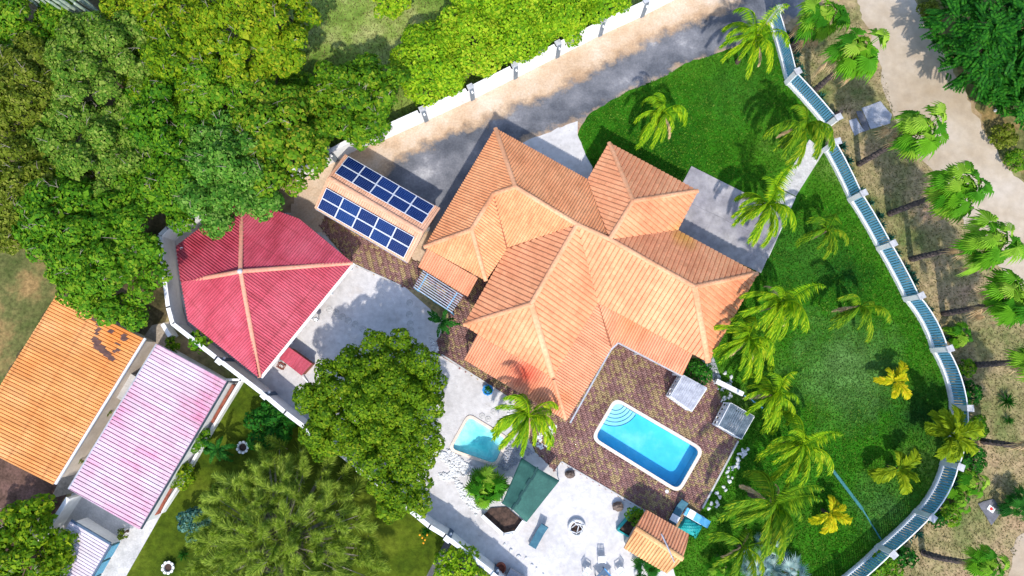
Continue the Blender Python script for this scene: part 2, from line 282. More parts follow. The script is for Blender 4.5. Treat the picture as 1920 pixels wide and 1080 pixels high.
# ------------------------------------------------------------------ mesh helpers
ORG = {}
class MB:
    def __init__(s): s.v = []; s.f = []; s.uv = {}
    def add(s, pts, uv=None):
        i = len(s.v); s.v.extend([tuple(p) for p in pts]); s.f.append(tuple(range(i, i + len(pts))))
        if uv: s.uv[len(s.f) - 1] = uv
    def box(s, c, size, ax=None):
        c = Vector(c); X, Y, Z = ax if ax else (Vector((1, 0, 0)), Vector((0, 1, 0)), Vector((0, 0, 1)))
        i = len(s.v)
        for dx, dy, dz in ((-1,-1,-1),(1,-1,-1),(1,1,-1),(-1,1,-1),(-1,-1,1),(1,-1,1),(1,1,1),(-1,1,1)):
            s.v.append(tuple(c + X * (dx * size[0] / 2) + Y * (dy * size[1] / 2) + Z * (dz * size[2] / 2)))
        for f in ((3,2,1,0),(4,5,6,7),(0,1,5,4),(1,2,6,5),(2,3,7,6),(3,0,4,7)): s.f.append(tuple(i + k for k in f))
        return s
    def bar(s, a, b, wd, ht, up=Vector((0, 0, 1))):
        a, b = Vector(a), Vector(b); d = b - a; L = d.length
        if L < 1e-6: return s
        X = d / L; Y = up.cross(X)
        if Y.length < 1e-4: Y = Vector((0, 1, 0)).cross(X)
        Y.normalize(); Z = X.cross(Y)
        return s.box((a + b) / 2, (L, wd, ht), (X, Y, Z))
    def prism(s, poly, z0, z1):
        """poly: xy points; z0/z1: numbers or per-vertex lists"""
        n = len(poly); a = sum(poly[k][0] * poly[(k + 1) % n][1] - poly[(k + 1) % n][0] * poly[k][1] for k in range(n))
        zz0 = z0 if isinstance(z0, list) else [z0] * n; zz1 = z1 if isinstance(z1, list) else [z1] * n
        if a < 0: poly = poly[::-1]; zz0 = zz0[::-1]; zz1 = zz1[::-1]
        i = len(s.v)
        s.v += [(p[0], p[1], z) for p, z in zip(poly, zz0)] + [(p[0], p[1], z) for p, z in zip(poly, zz1)]
        s.f.append(tuple(i + k for k in reversed(range(n)))); s.f.append(tuple(i + n + k for k in range(n)))
        for k in range(n): s.f.append((i + k, i + (k + 1) % n, i + n + (k + 1) % n, i + n + k))
        return s
    def tube(s, pts, rad, n=7, wob=0.0):
        pts = [Vector(p) for p in pts]; rings = []
        for k, p in enumerate(pts):
            d = (pts[min(k + 1, len(pts) - 1)] - pts[max(k - 1, 0)]).normalized()
            a = d.cross(Vector((0, 0, 1)));
            if a.length < 0.05: a = d.cross(Vector((0, 1, 0)))
            a.normalize(); b = d.cross(a); r = rad[k] if isinstance(rad, (list, tuple)) else rad
            i = len(s.v)
            for q in range(n):
                t = 2 * math.pi * q / n; rr = r * (1 + wob * (rnd.random() - 0.5))
                s.v.append(tuple(p + a * math.cos(t) * rr + b * math.sin(t) * rr))
            rings.append(i)
        for k in range(len(rings) - 1):
            for q in range(n):
                s.f.append((rings[k] + q, rings[k] + (q + 1) % n, rings[k + 1] + (q + 1) % n, rings[k + 1] + q))
        s.f.append(tuple(rings[0] + q for q in reversed(range(n)))); s.f.append(tuple(rings[-1] + q for q in range(n)))
        return s
    def lathe(s, c, prof, n=16):
        c = Vector(c); rings = []
        for r, z in prof:
            rings.append(len(s.v))
            for q in range(n):
                t = 2 * math.pi * q / n; s.v.append((c.x + r * math.cos(t), c.y + r * math.sin(t), c.z + z))
        for k in range(len(rings) - 1):
            for q in range(n): s.f.append((rings[k] + q, rings[k] + (q + 1) % n, rings[k + 1] + (q + 1) % n, rings[k + 1] + q))
        return s
    def blob(s, c, r, n=8, m=5, jit=0.25, flat=1.0):
        c = Vector(c); i = len(s.v)
        sx, sy, sz = r if isinstance(r, (tuple, list)) else (r, r, r)
        a0 = rnd.random() * 6.28
        for k in range(m + 1):
            ph = math.pi * k / m
            for q in range(n):
                t = 2 * math.pi * q / n + a0; j = 1 + jit * (rnd.random() - 0.5)
                s.v.append((c.x + sx * j * math.sin(ph) * math.cos(t), c.y + sy * j * math.sin(ph) * math.sin(t), c.z + sz * flat * math.cos(ph) * j))
        for k in range(m):
            for q in range(n): s.f.append((i + k * n + q, i + (k + 1) * n + q, i + (k + 1) * n + (q + 1) % n, i + k * n + (q + 1) % n))
        return s
def obj(name, mb, mat, parent=None, origin=None, kind=None, smooth=False):
    o0 = Vector(origin) if origin is not None else (ORG[parent.name] if parent else Vector((0, 0, 0)))
    me = bpy.data.meshes.new(name)
    me.from_pydata([(v[0] - o0.x, v[1] - o0.y, v[2] - o0.z) for v in mb.v], [], mb.f)
    if mb.uv:
        u = me.uv_layers.new(name='uv'); li = 0
        for fi, f in enumerate(mb.f):
            q = mb.uv.get(fi)
            for k in range(len(f)):
                if q: u.data[li].uv = q[k]
                li += 1
    for m in (mat if isinstance(mat, list) else [mat]): me.materials.append(m)
    if smooth:
        me.polygons.foreach_set('use_smooth', [True] * len(me.polygons))
    o = bpy.data.objects.new(name, me); C.objects.link(o)
    if parent: o.parent = parent
    else: o.location = o0
    ORG[o.name] = o0
    if kind: o['kind'] = kind
    return o
def thing(name, label, cat, loc, group=None):
    o = bpy.data.objects.new(name, None); C.objects.link(o); o.empty_display_size = 0.3
    o.location = loc; ORG[o.name] = Vector(loc); tag(o, label, cat, group); return o
def tag(o, label, cat, group=None):
    o['label'] = label; o['category'] = cat
    if group: o['group'] = group
    return o
def npmesh(name, verts, nper, mat, parent=None, origin=(0, 0, 0), kind=None, facesize=None):
    """verts (N*nper,3): every run of nper vertices is one face"""
    verts = np.asarray(verts, dtype=np.float32); n = len(verts); nf = n // nper
    me = bpy.data.meshes.new(name); me.vertices.add(n); me.vertices.foreach_set('co', (verts - np.array(origin, dtype=np.float32)).ravel())
    me.loops.add(n); me.loops.foreach_set('vertex_index', np.arange(n, dtype=np.int32))
    me.polygons.add(nf); me.polygons.foreach_set('loop_start', np.arange(nf, dtype=np.int32) * nper)
    me.polygons.foreach_set('loop_total', np.full(nf, nper, dtype=np.int32))
    me.update(calc_edges=True); me.materials.append(mat)
    o = bpy.data.objects.new(name, me); C.objects.link(o); ORG[o.name] = Vector(origin)
    if parent: o.parent = parent
    else: o.location = origin
    if kind: o['kind'] = kind
    return o

def pts(lst, z=0.0): return [P(x, y, z) for x, y in lst]
def xy(lst, z=0.0): return [(P(x, y, z).x, P(x, y, z).y) for x, y in lst]
def jitter(poly, step=0.35, amp=0.12, seed=0):
    r = random.Random(seed); out = []; n = len(poly); off = 0
    for i in range(n):
        a, b = Vector(poly[i][:2]), Vector(poly[(i + 1) % n][:2]); L = (b - a).length
        k = max(1, int(L / step)); d = (b - a) / L; nn = Vector((-d.y, d.x))
        for j in range(k):
            off = 0.6 * off + 0.8 * (r.random() - 0.5) * amp * 2
            p = a + (b - a) * (j / k) + nn * (off if j else 0); out.append((p.x, p.y))
    return out
def sheet(name, loops, z, mat, kind='structure', jit=0.0, seed=0):
    """a level sheet; loops[0] outline, the rest holes"""
    ls = [jitter(loops[0], 0.35, jit, seed) if jit else loops[0]] + loops[1:]
    vs = [[Vector((p[0], p[1], 0)) for p in l] for l in ls]
    flat = [v for l in vs for v in l]
    mb = MB(); mb.v = [(v.x, v.y, z) for v in flat]
    for t in tessellate_polygon(vs):
        a, b, c = (flat[i] for i in t)
        cr = (b - a).cross(c - a).z
        if abs(cr) < 1e-9: continue
        mb.f.append(tuple(t) if cr > 0 else tuple(reversed(t)))
    return obj(name, mb, mat, kind=kind)
def inside(poly, x, y):
    px = np.array([p[0] for p in poly]); py = np.array([p[1] for p in poly]); res = np.zeros(x.shape, bool); n = len(px)
    for i in range(n):
        j = (i - 1) % n
        if py[i] == py[j]: continue
        c = ((py[i] > y) != (py[j] > y)) & (x < (px[j] - px[i]) * (y - py[i]) / (py[j] - py[i]) + px[i]); res ^= c
    return res
def sdist(poly, x, y):
    d = np.full(x.shape, 1e9); n = len(poly)
    for i in range(n):
        a = poly[i]; b = poly[(i + 1) % n]; ex, ey = b[0] - a[0], b[1] - a[1]; L2 = ex * ex + ey * ey + 1e-12
        t = np.clip(((x - a[0]) * ex + (y - a[1]) * ey) / L2, 0, 1)
        d = np.minimum(d, np.hypot(x - a[0] - t * ex, y - a[1] - t * ey))
    return np.where(inside(poly, x, y), d, -d)

# ------------------------------------------------------------------ outlines on the ground (photograph pixels)
FENCE = [(1440,42),(1472,157),(1545,240),(1543,283),(1590,377),(1643,468),(1693,562),(1744,657),(1779,763),(1762,867),(1712,957),(1642,1022),(1570,1085),(1480,1140)]
POOL = [(1153,744),(1321,842),(1273,926),(1107,823)]
POOL2 = [(878,774),(955,821),(931,876),(839,844)]
ASPH = [(716,332),(733,310),(780,283),(847,250),(907,230),(960,200),(1027,180),(1100,140),(1193,90),(1253,60),(1327,30),(1387,7),(1400,-60),(1560,-60),(1500,30),(1450,45),(1377,92),(1293,120),(1237,150),(1173,176),(1100,224),(1083,230),(980,263),(1000,340),(880,480),(800,440)]
DRIVE_ALL = [(560,345),(580,326),(667,278),(793,226),(960,145),(1123,64),(1262,-8),(1330,-60),(1560,-60),(1510,20),(1450,60),(1377,110),(1293,135),(1180,190),(1100,240),(1080,300),(1000,350),(880,490),(790,510),(597,436),(540,410)]
def rquad(c, r, n=6):
    out = []
    for i in range(4):
        a, p, b = Vector(c[i - 1]), Vector(c[i]), Vector(c[(i + 1) % 4])
        u = (a - p).normalized(); v = (b - p).normalized()
        for k in range(n + 1):
            t = k / n; q = (p + u * r) * (1 - t) ** 2 + p * 2 * t * (1 - t) + (p + v * r) * t * t
            out.append(q)
    return out
def inset(c, d):
    c = [Vector(p) for p in c]; cen = sum(c, Vector((0, 0))) / 4; out = []
    for i in range(4):
        u = (c[i - 1] - c[i]).normalized(); v = (c[(i + 1) % 4] - c[i]).normalized()
        s = abs(u.x * v.y - u.y * v.x); out.append(c[i] + (u + v) * d / s)
    return out
pool_c = [Vector(p) for p in xy(POOL)]; pool2_c = [Vector(p) for p in xy(POOL2)]
pool_out, pool_in = rquad(pool_c, 0.75), rquad(inset(pool_c, 0.26), 0.55)
pool2_out, pool2_in = rquad(pool2_c, 0.6), rquad(inset(pool2_c, 0.22), 0.45)
T2 = lambda l: [(p.x, p.y) for p in l]
hole1 = T2(rquad(inset(pool_c, 0.1), 0.65)); hole2 = T2(rquad(inset(pool2_c, 0.1), 0.5))

sheet('ground', [[(-300, -300), (300, -300), (300, 300), (-300, 300)], hole1, hole2], 0.0, M['verge'])
sheet('forest_floor', [xy([(-900,-700),(1290,-700),(1250,0),(590,310),(330,450),(325,560),(300,640),(110,560),(-60,820),(-900,900)])], 0.004, M['forest'], jit=0.15, seed=2)
sheet('meadow', [xy([(545,-200),(1225,-200),(1225,5),(900,165),(590,312),(540,180)])], 0.008, M['meadow'], jit=0.3, seed=3)
sheet('left_meadow', [xy([(-500,415),(75,410),(115,470),(108,560),(0,730),(-80,850),(-500,900)])], 0.008, M['scrub'], jit=0.3, seed=4)
sheet('brown_yard', [xy([(-400,850),(0,850),(140,905),(75,1010),(120,1200),(-400,1200)])], 0.010, M['browndirt'], jit=0.2, seed=5)
sheet('alley', [xy([(285,610),(330,600),(310,660),(150,920),(95,935),(180,760)])], 0.012, M['alley'])
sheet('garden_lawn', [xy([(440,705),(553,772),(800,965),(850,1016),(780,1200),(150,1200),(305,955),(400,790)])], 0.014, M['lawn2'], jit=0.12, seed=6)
sheet('dark_yard', [xy([(836,1012),(935,1085),(990,1200),(735,1200)])], 0.018, M['asphalt_strip'])
sheet('road', [xy([(1560,-300),(1590,-60),(1612,20),(1650,120),(1668,200),(1700,262),(1757,325),(1807,412),(1862,490),(1920,570),(1985,680),(2000,800),(1960,930),(1893,1030),(1880,1200),(2100,1200),(2130,800),(2080,560),(1990,430),(1917,340),(1873,293),(1840,240),(1813,187),(1787,127),(1757,80),(1730,33),(1706,-20),(1650,-300)])], 0.010, M['road'], jit=0.25, seed=8)
sheet('scrub_bank', [xy([(1712,-300),(1712,-20),(1737,33),(1764,80),(1794,127),(1820,187),(1847,240),(1880,293),(1924,340),(2000,420),(2300,420),(2300,-300)])], 0.007, M['scrub'], jit=0.3, seed=9)
sheet('sand_yard', [xy([(650,486),(757,536),(830,600),(830,668),(975,750),(1003,847),(1042,884),(1053,866),(1208,956),(1200,1000),(1290,1030),(1250,1200),(1000,1200),(929,1059),(813,973),(553,768),(351,609),(336,545),(325,440),(403,395),(575,400)]), hole2], 0.012, M['sand'])
sheet('sand_patch', [xy([(960,275),(1083,227),(1083,253),(1113,307),(1110,350),(1000,345)])], 0.022, M['sand'], jit=0.08, seed=10)
def fence_line():
    b = [P(x, y) for x, y in FENCE]; out = []
    for i in range(len(b) - 1):
        d = (b[i + 1] - b[i]).normalized(); n = Vector((-d.y, d.x, 0)); bul = 0.28 if 6 <= i <= 9 else 0.06
        for j in range(6):
            f = j / 6; p = b[i].lerp(b[i + 1], f) + n * (4 * f * (1 - f) * bul + .1); out.append((p.x, p.y))
    return out
LAWN = [(1377,90),(1443,46)] + ['fence'] + [(1300,1160),(1260,1060),(1290,1000),(1317,953),(1383,827),(1348,735),(1330,690),(1330,560),(1280,400),(1115,320),(1083,253),(1100,220),(1173,173),(1237,147),(1293,117)]
LAWN = [q for e in LAWN for q in (fence_line() if e == 'fence' else xy([e]))]
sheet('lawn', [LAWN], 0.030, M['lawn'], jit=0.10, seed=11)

# driveway and its dirt shoulder: one fine grid, split where asphalt gives way to dirt
def drive():
    A = xy(ASPH); D = xy(DRIVE_ALL); cell = 0.22
    x0, x1 = min(p[0] for p in D), max(p[0] for p in D); y0, y1 = min(p[1] for p in D), max(p[1] for p in D)
    gx = np.arange(x0, x1 + cell, cell); gy = np.arange(y0, y1 + cell, cell); X, Y = np.meshgrid(gx, gy)
    sd = sdist(A, X, Y); Wt = np.clip(0.5 + sd / 2.6, 0, 1)
    cx, cy = X[:-1, :-1] + cell / 2, Y[:-1, :-1] + cell / 2; ok = inside(D, cx, cy); cw = sdist(A, cx, cy) > 0
    nx = len(gx)
    for name, sel in (('driveway', ok & cw), ('dirt_shoulder', ok & ~cw)):
        jj, ii = np.nonzero(sel); i = jj * nx + ii
        q = np.stack([i, i + 1, i + nx + 1, i + nx], 1); used, inv = np.unique(q, return_inverse=True); inv = inv.reshape(q.shape)
        co = np.stack([X.ravel()[used], Y.ravel()[used], np.full(len(used), 0.016)], 1)
        me = bpy.data.meshes.new(name); me.from_pydata(co.tolist(), [], inv.tolist())
        a = me.attributes.new('w', 'FLOAT', 'POINT'); a.data.foreach_set('value', Wt.ravel()[used].astype(np.float32))
        me.materials.append(M['drive']); o = bpy.data.objects.new(name, me); C.objects.link(o); o['kind'] = 'structure'
drive()

# ------------------------------------------------------------------ block paving (real herringbone pavers)
UX = (P(1302, 538) - P(966, 351)).to_2d().normalized()        # along the house
VX = Vector((UX.y, -UX.x))                                    # across it, towards the pool
def paving(name, poly, holes=(), z=0.02, bias=0.0, seed=1, Wd=0.14, csc=0.9, zig=False):
    r = np.random.default_rng(seed); Lp = 2 * Wd
    o0 = Vector(poly[0]); loc = np.array([[(Vector(p) - o0).dot(UX), (Vector(p) - o0).dot(VX)] for p in poly])
    i0, i1 = np.floor(loc.min(0) / Wd).astype(int) - 2, np.ceil(loc.max(0) / Wd).astype(int) + 2
    I, J = np.meshgrid(np.arange(i0[0], i1[0]), np.arange(i0[1], i1[1])); I = I.ravel(); J = J.ravel(); c = (I - J) % 4
    hz = c == 0; vt = c == 3
    ctr = np.concatenate([np.stack([(I[hz] + 1) * Wd, (J[hz] + 0.5) * Wd], 1), np.stack([(I[vt] + 0.5) * Wd, (J[vt] + 1) * Wd], 1)])
    half = np.concatenate([np.tile([Lp / 2, Wd / 2], (hz.sum(), 1)), np.tile([Wd / 2, Lp / 2], (vt.sum(), 1))]) - 0.006
    wx = o0.x + ctr[:, 0] * UX.x + ctr[:, 1] * VX.x; wy = o0.y + ctr[:, 0] * UX.y + ctr[:, 1] * VX.y
    ok = inside(poly, wx, wy)
    for h in holes: ok &= ~inside(h, wx, wy)
    ctr, half, wx, wy = ctr[ok], half[ok], wx[ok], wy[ok]; n = len(ctr)
    # colour groups: camouflage-like clumps of ochre and maroon blocks
    ph = r.random((70, 2)) * 6.28; fq = r.normal(size=(70, 2)) * csc * 5 * r.uniform(.3, 1.6, size=(70, 1))
    f = sum(np.sin(wx * fq[k, 0] + wy * fq[k, 1] + ph[k, 0]) for k in range(70)) / 6.2
    ochre = (f + r.normal(size=n) * 0.55 + bias) > 0.30
    if zig:
        band = np.concatenate([(I[hz] - J[hz]) // 4, (I[vt] - J[vt] - 3) // 4])[ok]
        ochre = ((band % 2 == 0) & (f > -.7)) | (r.random(n) < .12)
        ochre &= r.random(n) > .15
    tint = np.where(ochre, 0.72 + 0.28 * r.random(n), 0.5 * r.random(n) ** 0.8).astype(np.float32)
    zt = z + 0.05 + r.normal(size=n) * 0.003
    cs = np.array([[-1, -1], [1, -1], [1, 1], [-1, 1]])
    lx = ctr[:, None, :] + cs[None] * half[:, None, :]
    X = o0.x + lx[..., 0] * UX.x + lx[..., 1] * VX.x; Y = o0.y + lx[..., 0] * UX.y + lx[..., 1] * VX.y
    vb = np.stack([X, Y, np.full_like(X, z)], -1); vt_ = np.stack([X, Y, np.repeat(zt[:, None], 4, 1)], -1)
    V = np.concatenate([vb, vt_], 1).reshape(-1, 3)
    base = (np.arange(n) * 8)[:, None, None]
    F = (np.array([[7, 6, 5, 4], [0, 4, 5, 1], [1, 5, 6, 2], [2, 6, 7, 3], [3, 7, 4, 0]])[None] + base).reshape(-1, 4)
    me = bpy.data.meshes.new(name); me.vertices.add(len(V)); me.vertices.foreach_set('co', V.astype(np.float32).ravel())
    me.loops.add(F.size); me.loops.foreach_set('vertex_index', F.astype(np.int32).ravel())
    me.polygons.add(len(F)); me.polygons.foreach_set('loop_start', np.arange(len(F), dtype=np.int32) * 4)
    me.polygons.foreach_set('loop_total', np.full(len(F), 4, dtype=np.int32)); me.update(calc_edges=True)
    a = me.attributes.new('tint', 'FLOAT', 'POINT'); a.data.foreach_set('value', np.repeat(tint, 8))
    me.materials.append(M['paver']); o = bpy.data.objects.new(name, me); C.objects.link(o); o['kind'] = 'structure'
    return o
DECK = xy([(790,505),(845,590),(820,640),(822,664),(965,753),(1003,847),(1042,884),(1053,866),(1208,957),(1262,985),(1317,952),(1384,826),(1347,735),(1330,690),(1100,560),(900,470)])
sheet('deck_bed', [DECK, hole1], 0.018, M['browndirt'])
paving('pool_deck', DECK, [T2(pool_out)], 0.02, 0.02, 3, csc=1.5)
DP = xy([(600,425),(612,402),(800,500),(785,536),(770,543),(750,535),(660,494)])
sheet('drive_bed', [DP], 0.024, M['browndirt'])
paving('drive_paving', DP, [], 0.026, 0.15, 5, zig=True)
# kerb between deck and sand
mb = MB()
ks = pts([(660,494),(752,536),(828,665),(967,754)], 0.06)
for a, b in zip([ks[0], ks[2]], [ks[1], ks[3]]): mb.bar(a, b, 0.12, 0.1)
ks = pts([(1053,866),(1208,957),(1262,986)], 0.06)
for a, b in zip(ks, ks[1:]): mb.bar(a, b, 0.12, 0.1)
ks = pts([(1317,953),(1384,827)], 0.06); mb.bar(ks[0], ks[1], 0.14, 0.1)
ks = pts([(1042,882),(1053,866)], 0.06); mb.bar(ks[0], ks[1], 0.12, 0.1)
obj('deck_kerb', mb, M['concrete'], kind='structure')

# terrace of large weathered slabs and the path to the gate
def slab_field(name, quad_px, nu, nv, z, mat, gap=0.012, piece='slab'):
    q = [Vector(p) for p in xy(quad_px)]; root = None
    mb0 = MB().prism(T2(q), 0.0, z - 0.02); root = obj(name, mb0, M['concrete'], kind='structure')
    def bl(u, v): return (q[0] * (1 - u) * (1 - v) + q[1] * u * (1 - v) + q[2] * u * v + q[3] * (1 - u) * v)
    for i in range(nu):
        for j in range(nv):
            cs = [bl(i / nu, j / nv), bl((i + 1) / nu, j / nv), bl((i + 1) / nu, (j + 1) / nv), bl(i / nu, (j + 1) / nv)]
            ce = sum(cs, Vector((0, 0))) / 4; cs = [c + (ce - c).normalized() * gap for c in cs]
            dz = rnd.uniform(-0.004, 0.006)
            obj(piece, MB().prism(T2(cs), z - 0.03, z + 0.02 + dz), mat, root)
    return root
slab_field('terrace', [(1296,312),(1475,402),(1426,512),(1236,425)], 20, 2, 0.1, M['terrace'], piece='plank')
slab_field('garden_path', [(1517,262),(1545,284),(1492,368),(1460,352)], 1, 6, 0.06, M['concrete'])
slab_field('side_path', [(1460,354),(1492,370),(1440,485),(1432,470)], 1, 5, 0.06, M['concrete'])
sheet('side_strip', [xy([(1316,676),(1336,664),(1352,712),(1338,722)])], 0.05, M['slab'])

# ------------------------------------------------------------------ pools
def pool(name, label, outer, inner, corners, floor_mat, water_mat, cop, depth, bowl=False):
    cen = sum(corners, Vector((0, 0))) / 4
    t = thing(name, label, 'pool', (cen.x, cen.y, 0))
    n = len(outer); mb = MB()
    zt = 0.11
    for k in range(n):
        a, b, c, d = outer[k], outer[(k + 1) % n], inner[(k + 1) % n], inner[k]
        mb.add([(a.x, a.y, zt - .02), (b.x, b.y, zt - .02), (c.x, c.y, zt), (d.x, d.y, zt)][::-1])
        mb.add([(a.x, a.y, -.05), (b.x, b.y, -.05), (b.x, b.y, zt - .02), (a.x, a.y, zt - .02)][::-1])
        mb.add([(d.x, d.y, zt), (c.x, c.y, zt), (c.x, c.y, -.12), (d.x, d.y, -.12)][::-1])
    obj('coping', mb, cop, t)
    inn = [p + (cen - p).normalized() * 0.012 for p in inner]
    mb = MB(); rings = [(1.0, -0.1), (1.0, -depth)] if not bowl else [(1.0, -0.1), (1.0, -0.28), (0.8, -0.36), (0.55, -0.6), (0.28, -1.0), (0.12, -1.1)]
    rr = [[(cen.x + (p.x - cen.x) * s, cen.y + (p.y - cen.y) * s, z) for p in inn] for s, z in rings]
    for a, b in zip(rr, rr[1:]):
        for k in range(n): mb.add([a[k], a[(k + 1) % n], b[(k + 1) % n], b[k]][::-1])
    mb.add(rr[-1] if True else [])
    obj('basin', mb, floor_mat, t, smooth=bowl)
    mb = MB(); tp = [(cen.x + (p.x - cen.x) * 0.999, cen.y + (p.y - cen.y) * 0.999) for p in inn]
    mb.prism(tp, -1.6, -0.05)                     # reaches below the floor, so nothing lies flush with it
    o = obj('water', mb, water_mat, t)
    bm = bmesh.new(); bm.from_mesh(o.data); bmesh.ops.remove_doubles(bm, verts=bm.verts, dist=0.0005); bmesh.ops.recalc_face_normals(bm, faces=bm.faces); bm.to_mesh(o.data); bm.free()
    return t
pt = pool('swimming_pool', 'large rectangular blue swimming pool with rounded corners set in the paved deck', pool_out, pool_in, pool_c, M['poolfloor'], M['water'], M['coping_w'], 1.12)
ic = inset(pool_c, 0.27); cor = ic[0]; eu = (ic[1] - cor).normalized(); ev = (ic[3] - cor).normalized()
prev = None
for k, (r_, z_) in enumerate(((0.75, -0.22), (1.08, -0.42), (1.4, -0.60), (1.72, -0.78), (2.05, -0.95))):
    def arc(r0, a0=0.0, a1=1.0, n=20):
        out = []
        for i in range(n + 1):
            t_ = (a0 + (a1 - a0) * i / n) * math.pi / 2
            out.append(cor + eu * (r0 * math.cos(t_)) + ev * (r0 * math.sin(t_)))
        return out
    c0 = cor + (eu + ev) * 0.14
    poly = [cor + eu * 0.16, *arc(r_, 0.012 / r_, 1 - 0.012 / r_), cor + ev * 0.16, cor + (eu + ev) * 0.13]
    st = obj('step', MB().prism(T2(poly), -1.11, z_), M['poolstep'], pt)
    mb = MB(); oa, ia = arc(r_ + 0.004, 0.02, 0.98), arc(r_ - 0.06, 0.02, 0.98)
    for i in range(len(oa) - 1):
        mb.add([(ia[i].x, ia[i].y, z_ + .006), (oa[i].x, oa[i].y, z_ + .006), (oa[i + 1].x, oa[i + 1].y, z_ + .006), (ia[i + 1].x, ia[i + 1].y, z_ + .006)][::-1])
        mb.add([(oa[i].x, oa[i].y, z_ + .006), (oa[i + 1].x, oa[i + 1].y, z_ + .006), (oa[i + 1].x, oa[i + 1].y, z_ - .08), (oa[i].x, oa[i].y, z_ - .08)])
    obj('step_edge', mb, M['pooledge'], st)
pool('plunge_pool', 'small turquoise plunge pool with peach coping beside the big round tree', pool2_out, pool2_in, pool2_c, M['poolfloor2'], M['water2'], M['coping'], 1.4, bowl=True)

# ------------------------------------------------------------------ roofs
FINE = [(0, 0), (0.16, 0.06), (0.3, 0.62), (0.44, 0.97), (0.58, 1.0), (0.72, 0.97), (0.86, 0.6)]
PAN = [(0, 0), (0.13, 0.0), (0.18, 0.9), (0.3, 1.0), (0.8, 1.0), (0.95, 0.9)]
LAP = [(0, 0.0), (0.10, 0.0), (0.15, 0.9), (0.3, 1.0), (0.6, 0.8), (0.95, 0.55)]
def plane_fit(ps):
    c = sum(ps, Vector()) / len(ps); n = Vector()
    for i in range(len(ps)):
        a, b = ps[i], ps[(i + 1) % len(ps)]
        n += Vector(((a.y - b.y) * (a.z + b.z), (a.z - b.z) * (a.x + b.x), (a.x - b.x) * (a.y + b.y)))
    n.normalize()
    if n.z < 0: n = -n
    return c, n
def roof_face(ps, spacing, amp, prof, parent, mat, single=False, align=None, lift=0.0, deck=True, piece='roof_panel', fascia=None, deckmat=None):
    c, n = plane_fit(ps)
    ps = [Vector((p.x, p.y, c.z - ((p.x - c.x) * n.x + (p.y - c.y) * n.y) / n.z)) for p in ps]
    if align is not None:
        t = align - n * align.dot(n)
    else:
        t = Vector((0, 0, -1)) - n * (-n.z)
    t.normalize(); s = n.cross(t)
    o0 = ps[0]; q = [((p - o0).dot(s), (p - o0).dot(t)) for p in ps]
    smin, smax = min(a for a, _ in q), max(a for a, _ in q); N = len(q)
    nodes = []
    k0 = int(math.floor(smin / spacing)); k1 = int(math.ceil(smax / spacing))
    def height(sv):
        f = sv / spacing; f -= math.floor(f)
        pr = prof + [(1.0, prof[0][1])]
        for (a, ha), (b, hb) in zip(pr, pr[1:]):
            if a <= f <= b: return amp * (ha + (hb - ha) * (f - a) / (b - a))
        return 0
    for k in range(k0, k1 + 1):
        for a, _ in prof:
            v = (k + a) * spacing
            if smin < v < smax: nodes.append(v)
    nodes += [a for a, _ in q]; nodes = sorted(nodes)
    nd = [nodes[0]]
    for v in nodes[1:]:
        if v - nd[-1] > 1e-4: nd.append(v)
    def ivals(sv):
        out = []
        for i in range(N):
            (a, ta), (b, tb) = q[i], q[(i + 1) % N]
            if (a <= sv) != (b <= sv): out.append(ta + (tb - ta) * (sv - a) / (b - a))
        return sorted(out)
    groups = {}
    for a, b in zip(nd, nd[1:]):
        ia, ib = ivals(a + (b - a) * 1e-3), ivals(b - (b - a) * 1e-3)
        ha, hb = height(a + 1e-7) + lift, height(b - 1e-7) + lift
        mb = groups.setdefault(int(math.floor((a + b) / 2 / spacing)) if single else 0, MB())
        for j in range(0, min(len(ia), len(ib)) - 1, 2):
            pa0, pa1 = o0 + s * a + t * ia[j] + n * ha, o0 + s * a + t * ia[j + 1] + n * ha
            pb0, pb1 = o0 + s * b + t * ib[j] + n * hb, o0 + s * b + t * ib[j + 1] + n * hb
            f = [pa0, pa1, pb1, pb0]; uv = [(a, ia[j]), (a, ia[j + 1]), (b, ib[j + 1]), (b, ib[j])]
            if (pa1 - pa0).cross(pb1 - pa0).dot(n) < 0: f = f[::-1]; uv = uv[::-1]
            mb.add(f, uv)
            if j == 0 or True:                       # close the lower (eave) edge of the corrugation
                e = [pa1, pb1, pb1 - n * (hb + 0.03), pa1 - n * (ha + 0.03)]
                if (e[1] - e[0]).cross(e[2] - e[0]).dot(t) < 0: e = e[::-1]
                mb.add(e, [(a, ia[j + 1])] * 4)
    for k, mb in groups.items():
        if mb.f: obj(piece, mb, mat, parent, kind=None if single else 'stuff')
    if deck:
        dk = MB(); m_ = len(ps)
        top = [p - n * 0.02 for p in ps]; bot = [p - Vector((0, 0, 0.17)) for p in ps]
        dk.add(top); dk.add(bot[::-1])
        for i in range(m_): dk.add([bot[i], bot[(i + 1) % m_], top[(i + 1) % m_], top[i]])
        obj('roof_deck', dk, deckmat or M['fascia'], parent)
    return ps
